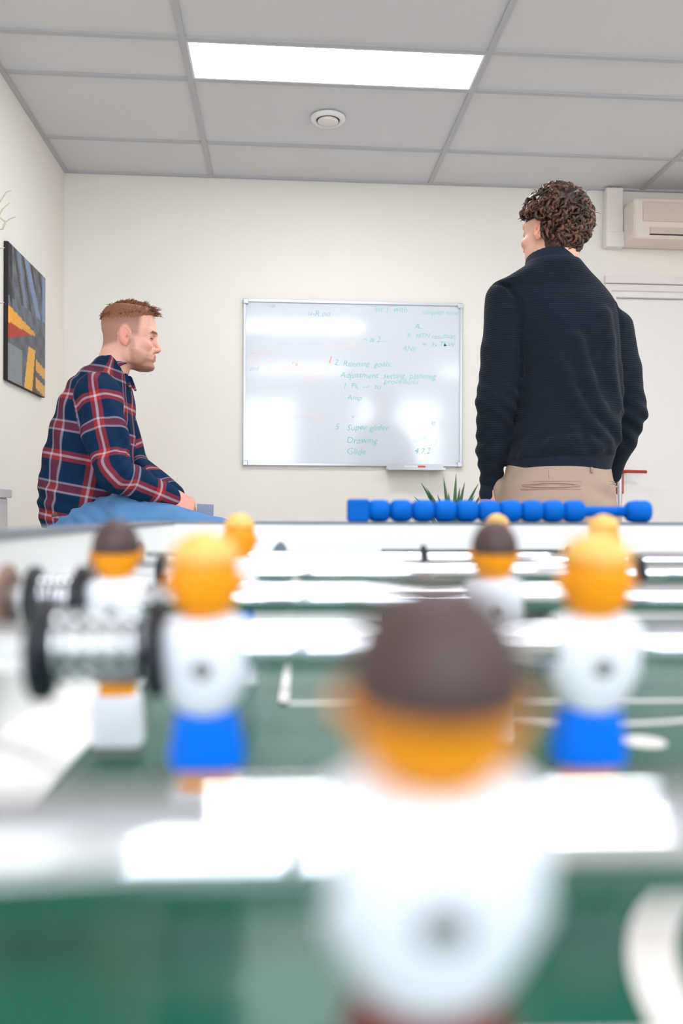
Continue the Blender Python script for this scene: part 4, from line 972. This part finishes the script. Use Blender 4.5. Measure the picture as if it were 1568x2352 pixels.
for N_ in (FL, FR):
    f_ = SDF((N_[0]-.07, N_[1]-.12, -.01), (N_[0]+.07, N_[1]+.22, .16), .005)
    f_.add(f_.cap(N_+np.array([0, -.04, -.045]), N_+np.array([0, .15, -.055]), .044, .036, (1, 1, .8))); f_.add(f_.cap(N_, N_+np.array([0, 0, -.04]), .046, .048), .02)
    f_.D = np.maximum(f_.D, (.001-f_.Z)); fv, fq = f_.mesh(); link('shoe', fv, fq, M['shoe'], per2, True)
# curly hair
def f2(s_, d):
    x, y, z_ = s_.X/mm, s_.Y/mm, s_.Z/mm
    th = 4+9*sst(z_, 50, 110)+2.5*np.sin(x*.14+z_*.1)*np.sin(y*.16+1)+2*np.sin(z_*.2+x*.1+y*.12)
    dd = d-th*mm
    low = np.where(x > -6, 36+np.clip((x+6)*.12, 0, 14), np.clip(36+(x+6)*4.2, -78, 36))
    dd = np.maximum(dd, (low-z_)*mm); return np.maximum(dd, (x-88)*mm)
s_, dd = hair_cap(.0028, f2, (-.14, -.12, -.10), (.14, .12, .17)); s_.D = dd.astype(np.float32); c2v, c2q = s_.mesh()
mb = MB(); tints = []
def shell(d):      # radius of the hair volume in a direction from the skull's centre
    return 1/math.sqrt((d.x/.108)**2+(d.y/(.096 if d.z > -.2 else .088))**2+(d.z/(.107 if d.z > 0 else .112))**2)
cen = Vector((-.004, 0, .034))
for i in range(850):
    v_ = math.asin(random.uniform(-.85, 1)); u_ = random.uniform(-math.pi, math.pi); d = Vector((math.cos(v_)*math.cos(u_), math.cos(v_)*math.sin(u_), math.sin(v_)))
    q0 = cen+d*shell(d)
    if q0.z < .040 and q0.x > -.030: continue
    if q0.z < -.052: continue
    if q0.x > .070 and q0.z < .085: continue
    n_ = 11; L_ = random.uniform(.035, .062); off = random.uniform(-.008, .002); top_ = max(0, d.z)
    dn = Vector((-.15, 0, -1)) if top_ < .55 else Vector((random.gauss(0, .6), random.gauss(0, .8), -.2))
    hd = dn-d*dn.dot(d); hd = hd.normalized() if hd.length > .05 else d.orthogonal(); hd.rotate(Matrix.Rotation(random.gauss(0, .6), 3, d))
    amp = random.uniform(.5, 1.15); ph = random.random()*6.28; frq = random.uniform(.9, 1.5); pts = []; cd_ = d.copy()
    for t in range(n_+1):
        tt = t/n_; r_ = shell(cd_)+off+.006*math.sin(ph+tt*6.28*frq)+.007*tt*tt; pts.append(cen+cd_*r_)
        h2 = hd.copy(); h2.rotate(Matrix.Rotation(amp*math.sin(ph*1.7+tt*6.28*frq), 3, cd_)); cd_ = (cd_+h2*(L_/n_/.09)).normalized(); hd = (hd-cd_*hd.dot(cd_)).normalized()
    if pts[-1].z < -.084 or (pts[-1].z < .03 and pts[-1].x > -.016): continue
    r0 = random.uniform(.0040, .0075); n0 = len(mb.v)
    mb.tube(pts, [r0*(.55+.45*math.sin(math.pi*min(1, .25+k_/n_*.6)))*(1-.8*max(0, k_/n_-.6)/.4) for k_ in range(n_+1)], 6)
    tints += [random.choice((.3, .5, .8, 1.1, 1.6))]*(len(mb.v)-n0)
for i in range(260):       # loose ends
    v_ = math.asin(random.uniform(-.5, 1)); u_ = random.uniform(-math.pi, math.pi); d = Vector((math.cos(v_)*math.cos(u_), math.cos(v_)*math.sin(u_), math.sin(v_))); q0 = cen+d*(shell(d)-.004)
    if (q0.z < .05 and q0.x > -.02) or (q0.x > .06 and q0.z < .09) or q0.z < -.04: continue
    n0 = len(mb.v); lock(mb, q0, d*.35+Vector((random.gauss(0, .6), random.gauss(0, .6), random.gauss(-.3, .4))), random.uniform(.016, .032), .0013, .005, 8, 4); tints += [random.choice((.7, 1., 1.4))]*(len(mb.v)-n0)
ho = link('hair', to_head(np.array(mb.v), hl2, HYb, math.radians(-2)).tolist(), mb.f, M['hairb'], per2, True); vcol(ho, np.clip(hairb[None, :]*np.array(tints)[:, None], 0, 1))
hc = link('hair_base', to_head(c2v, hl2, HYb, math.radians(-2)), c2q, M['hairb'], ho, True); vcol(hc, hairb[None, :]*.3+0*c2v[:, :1])
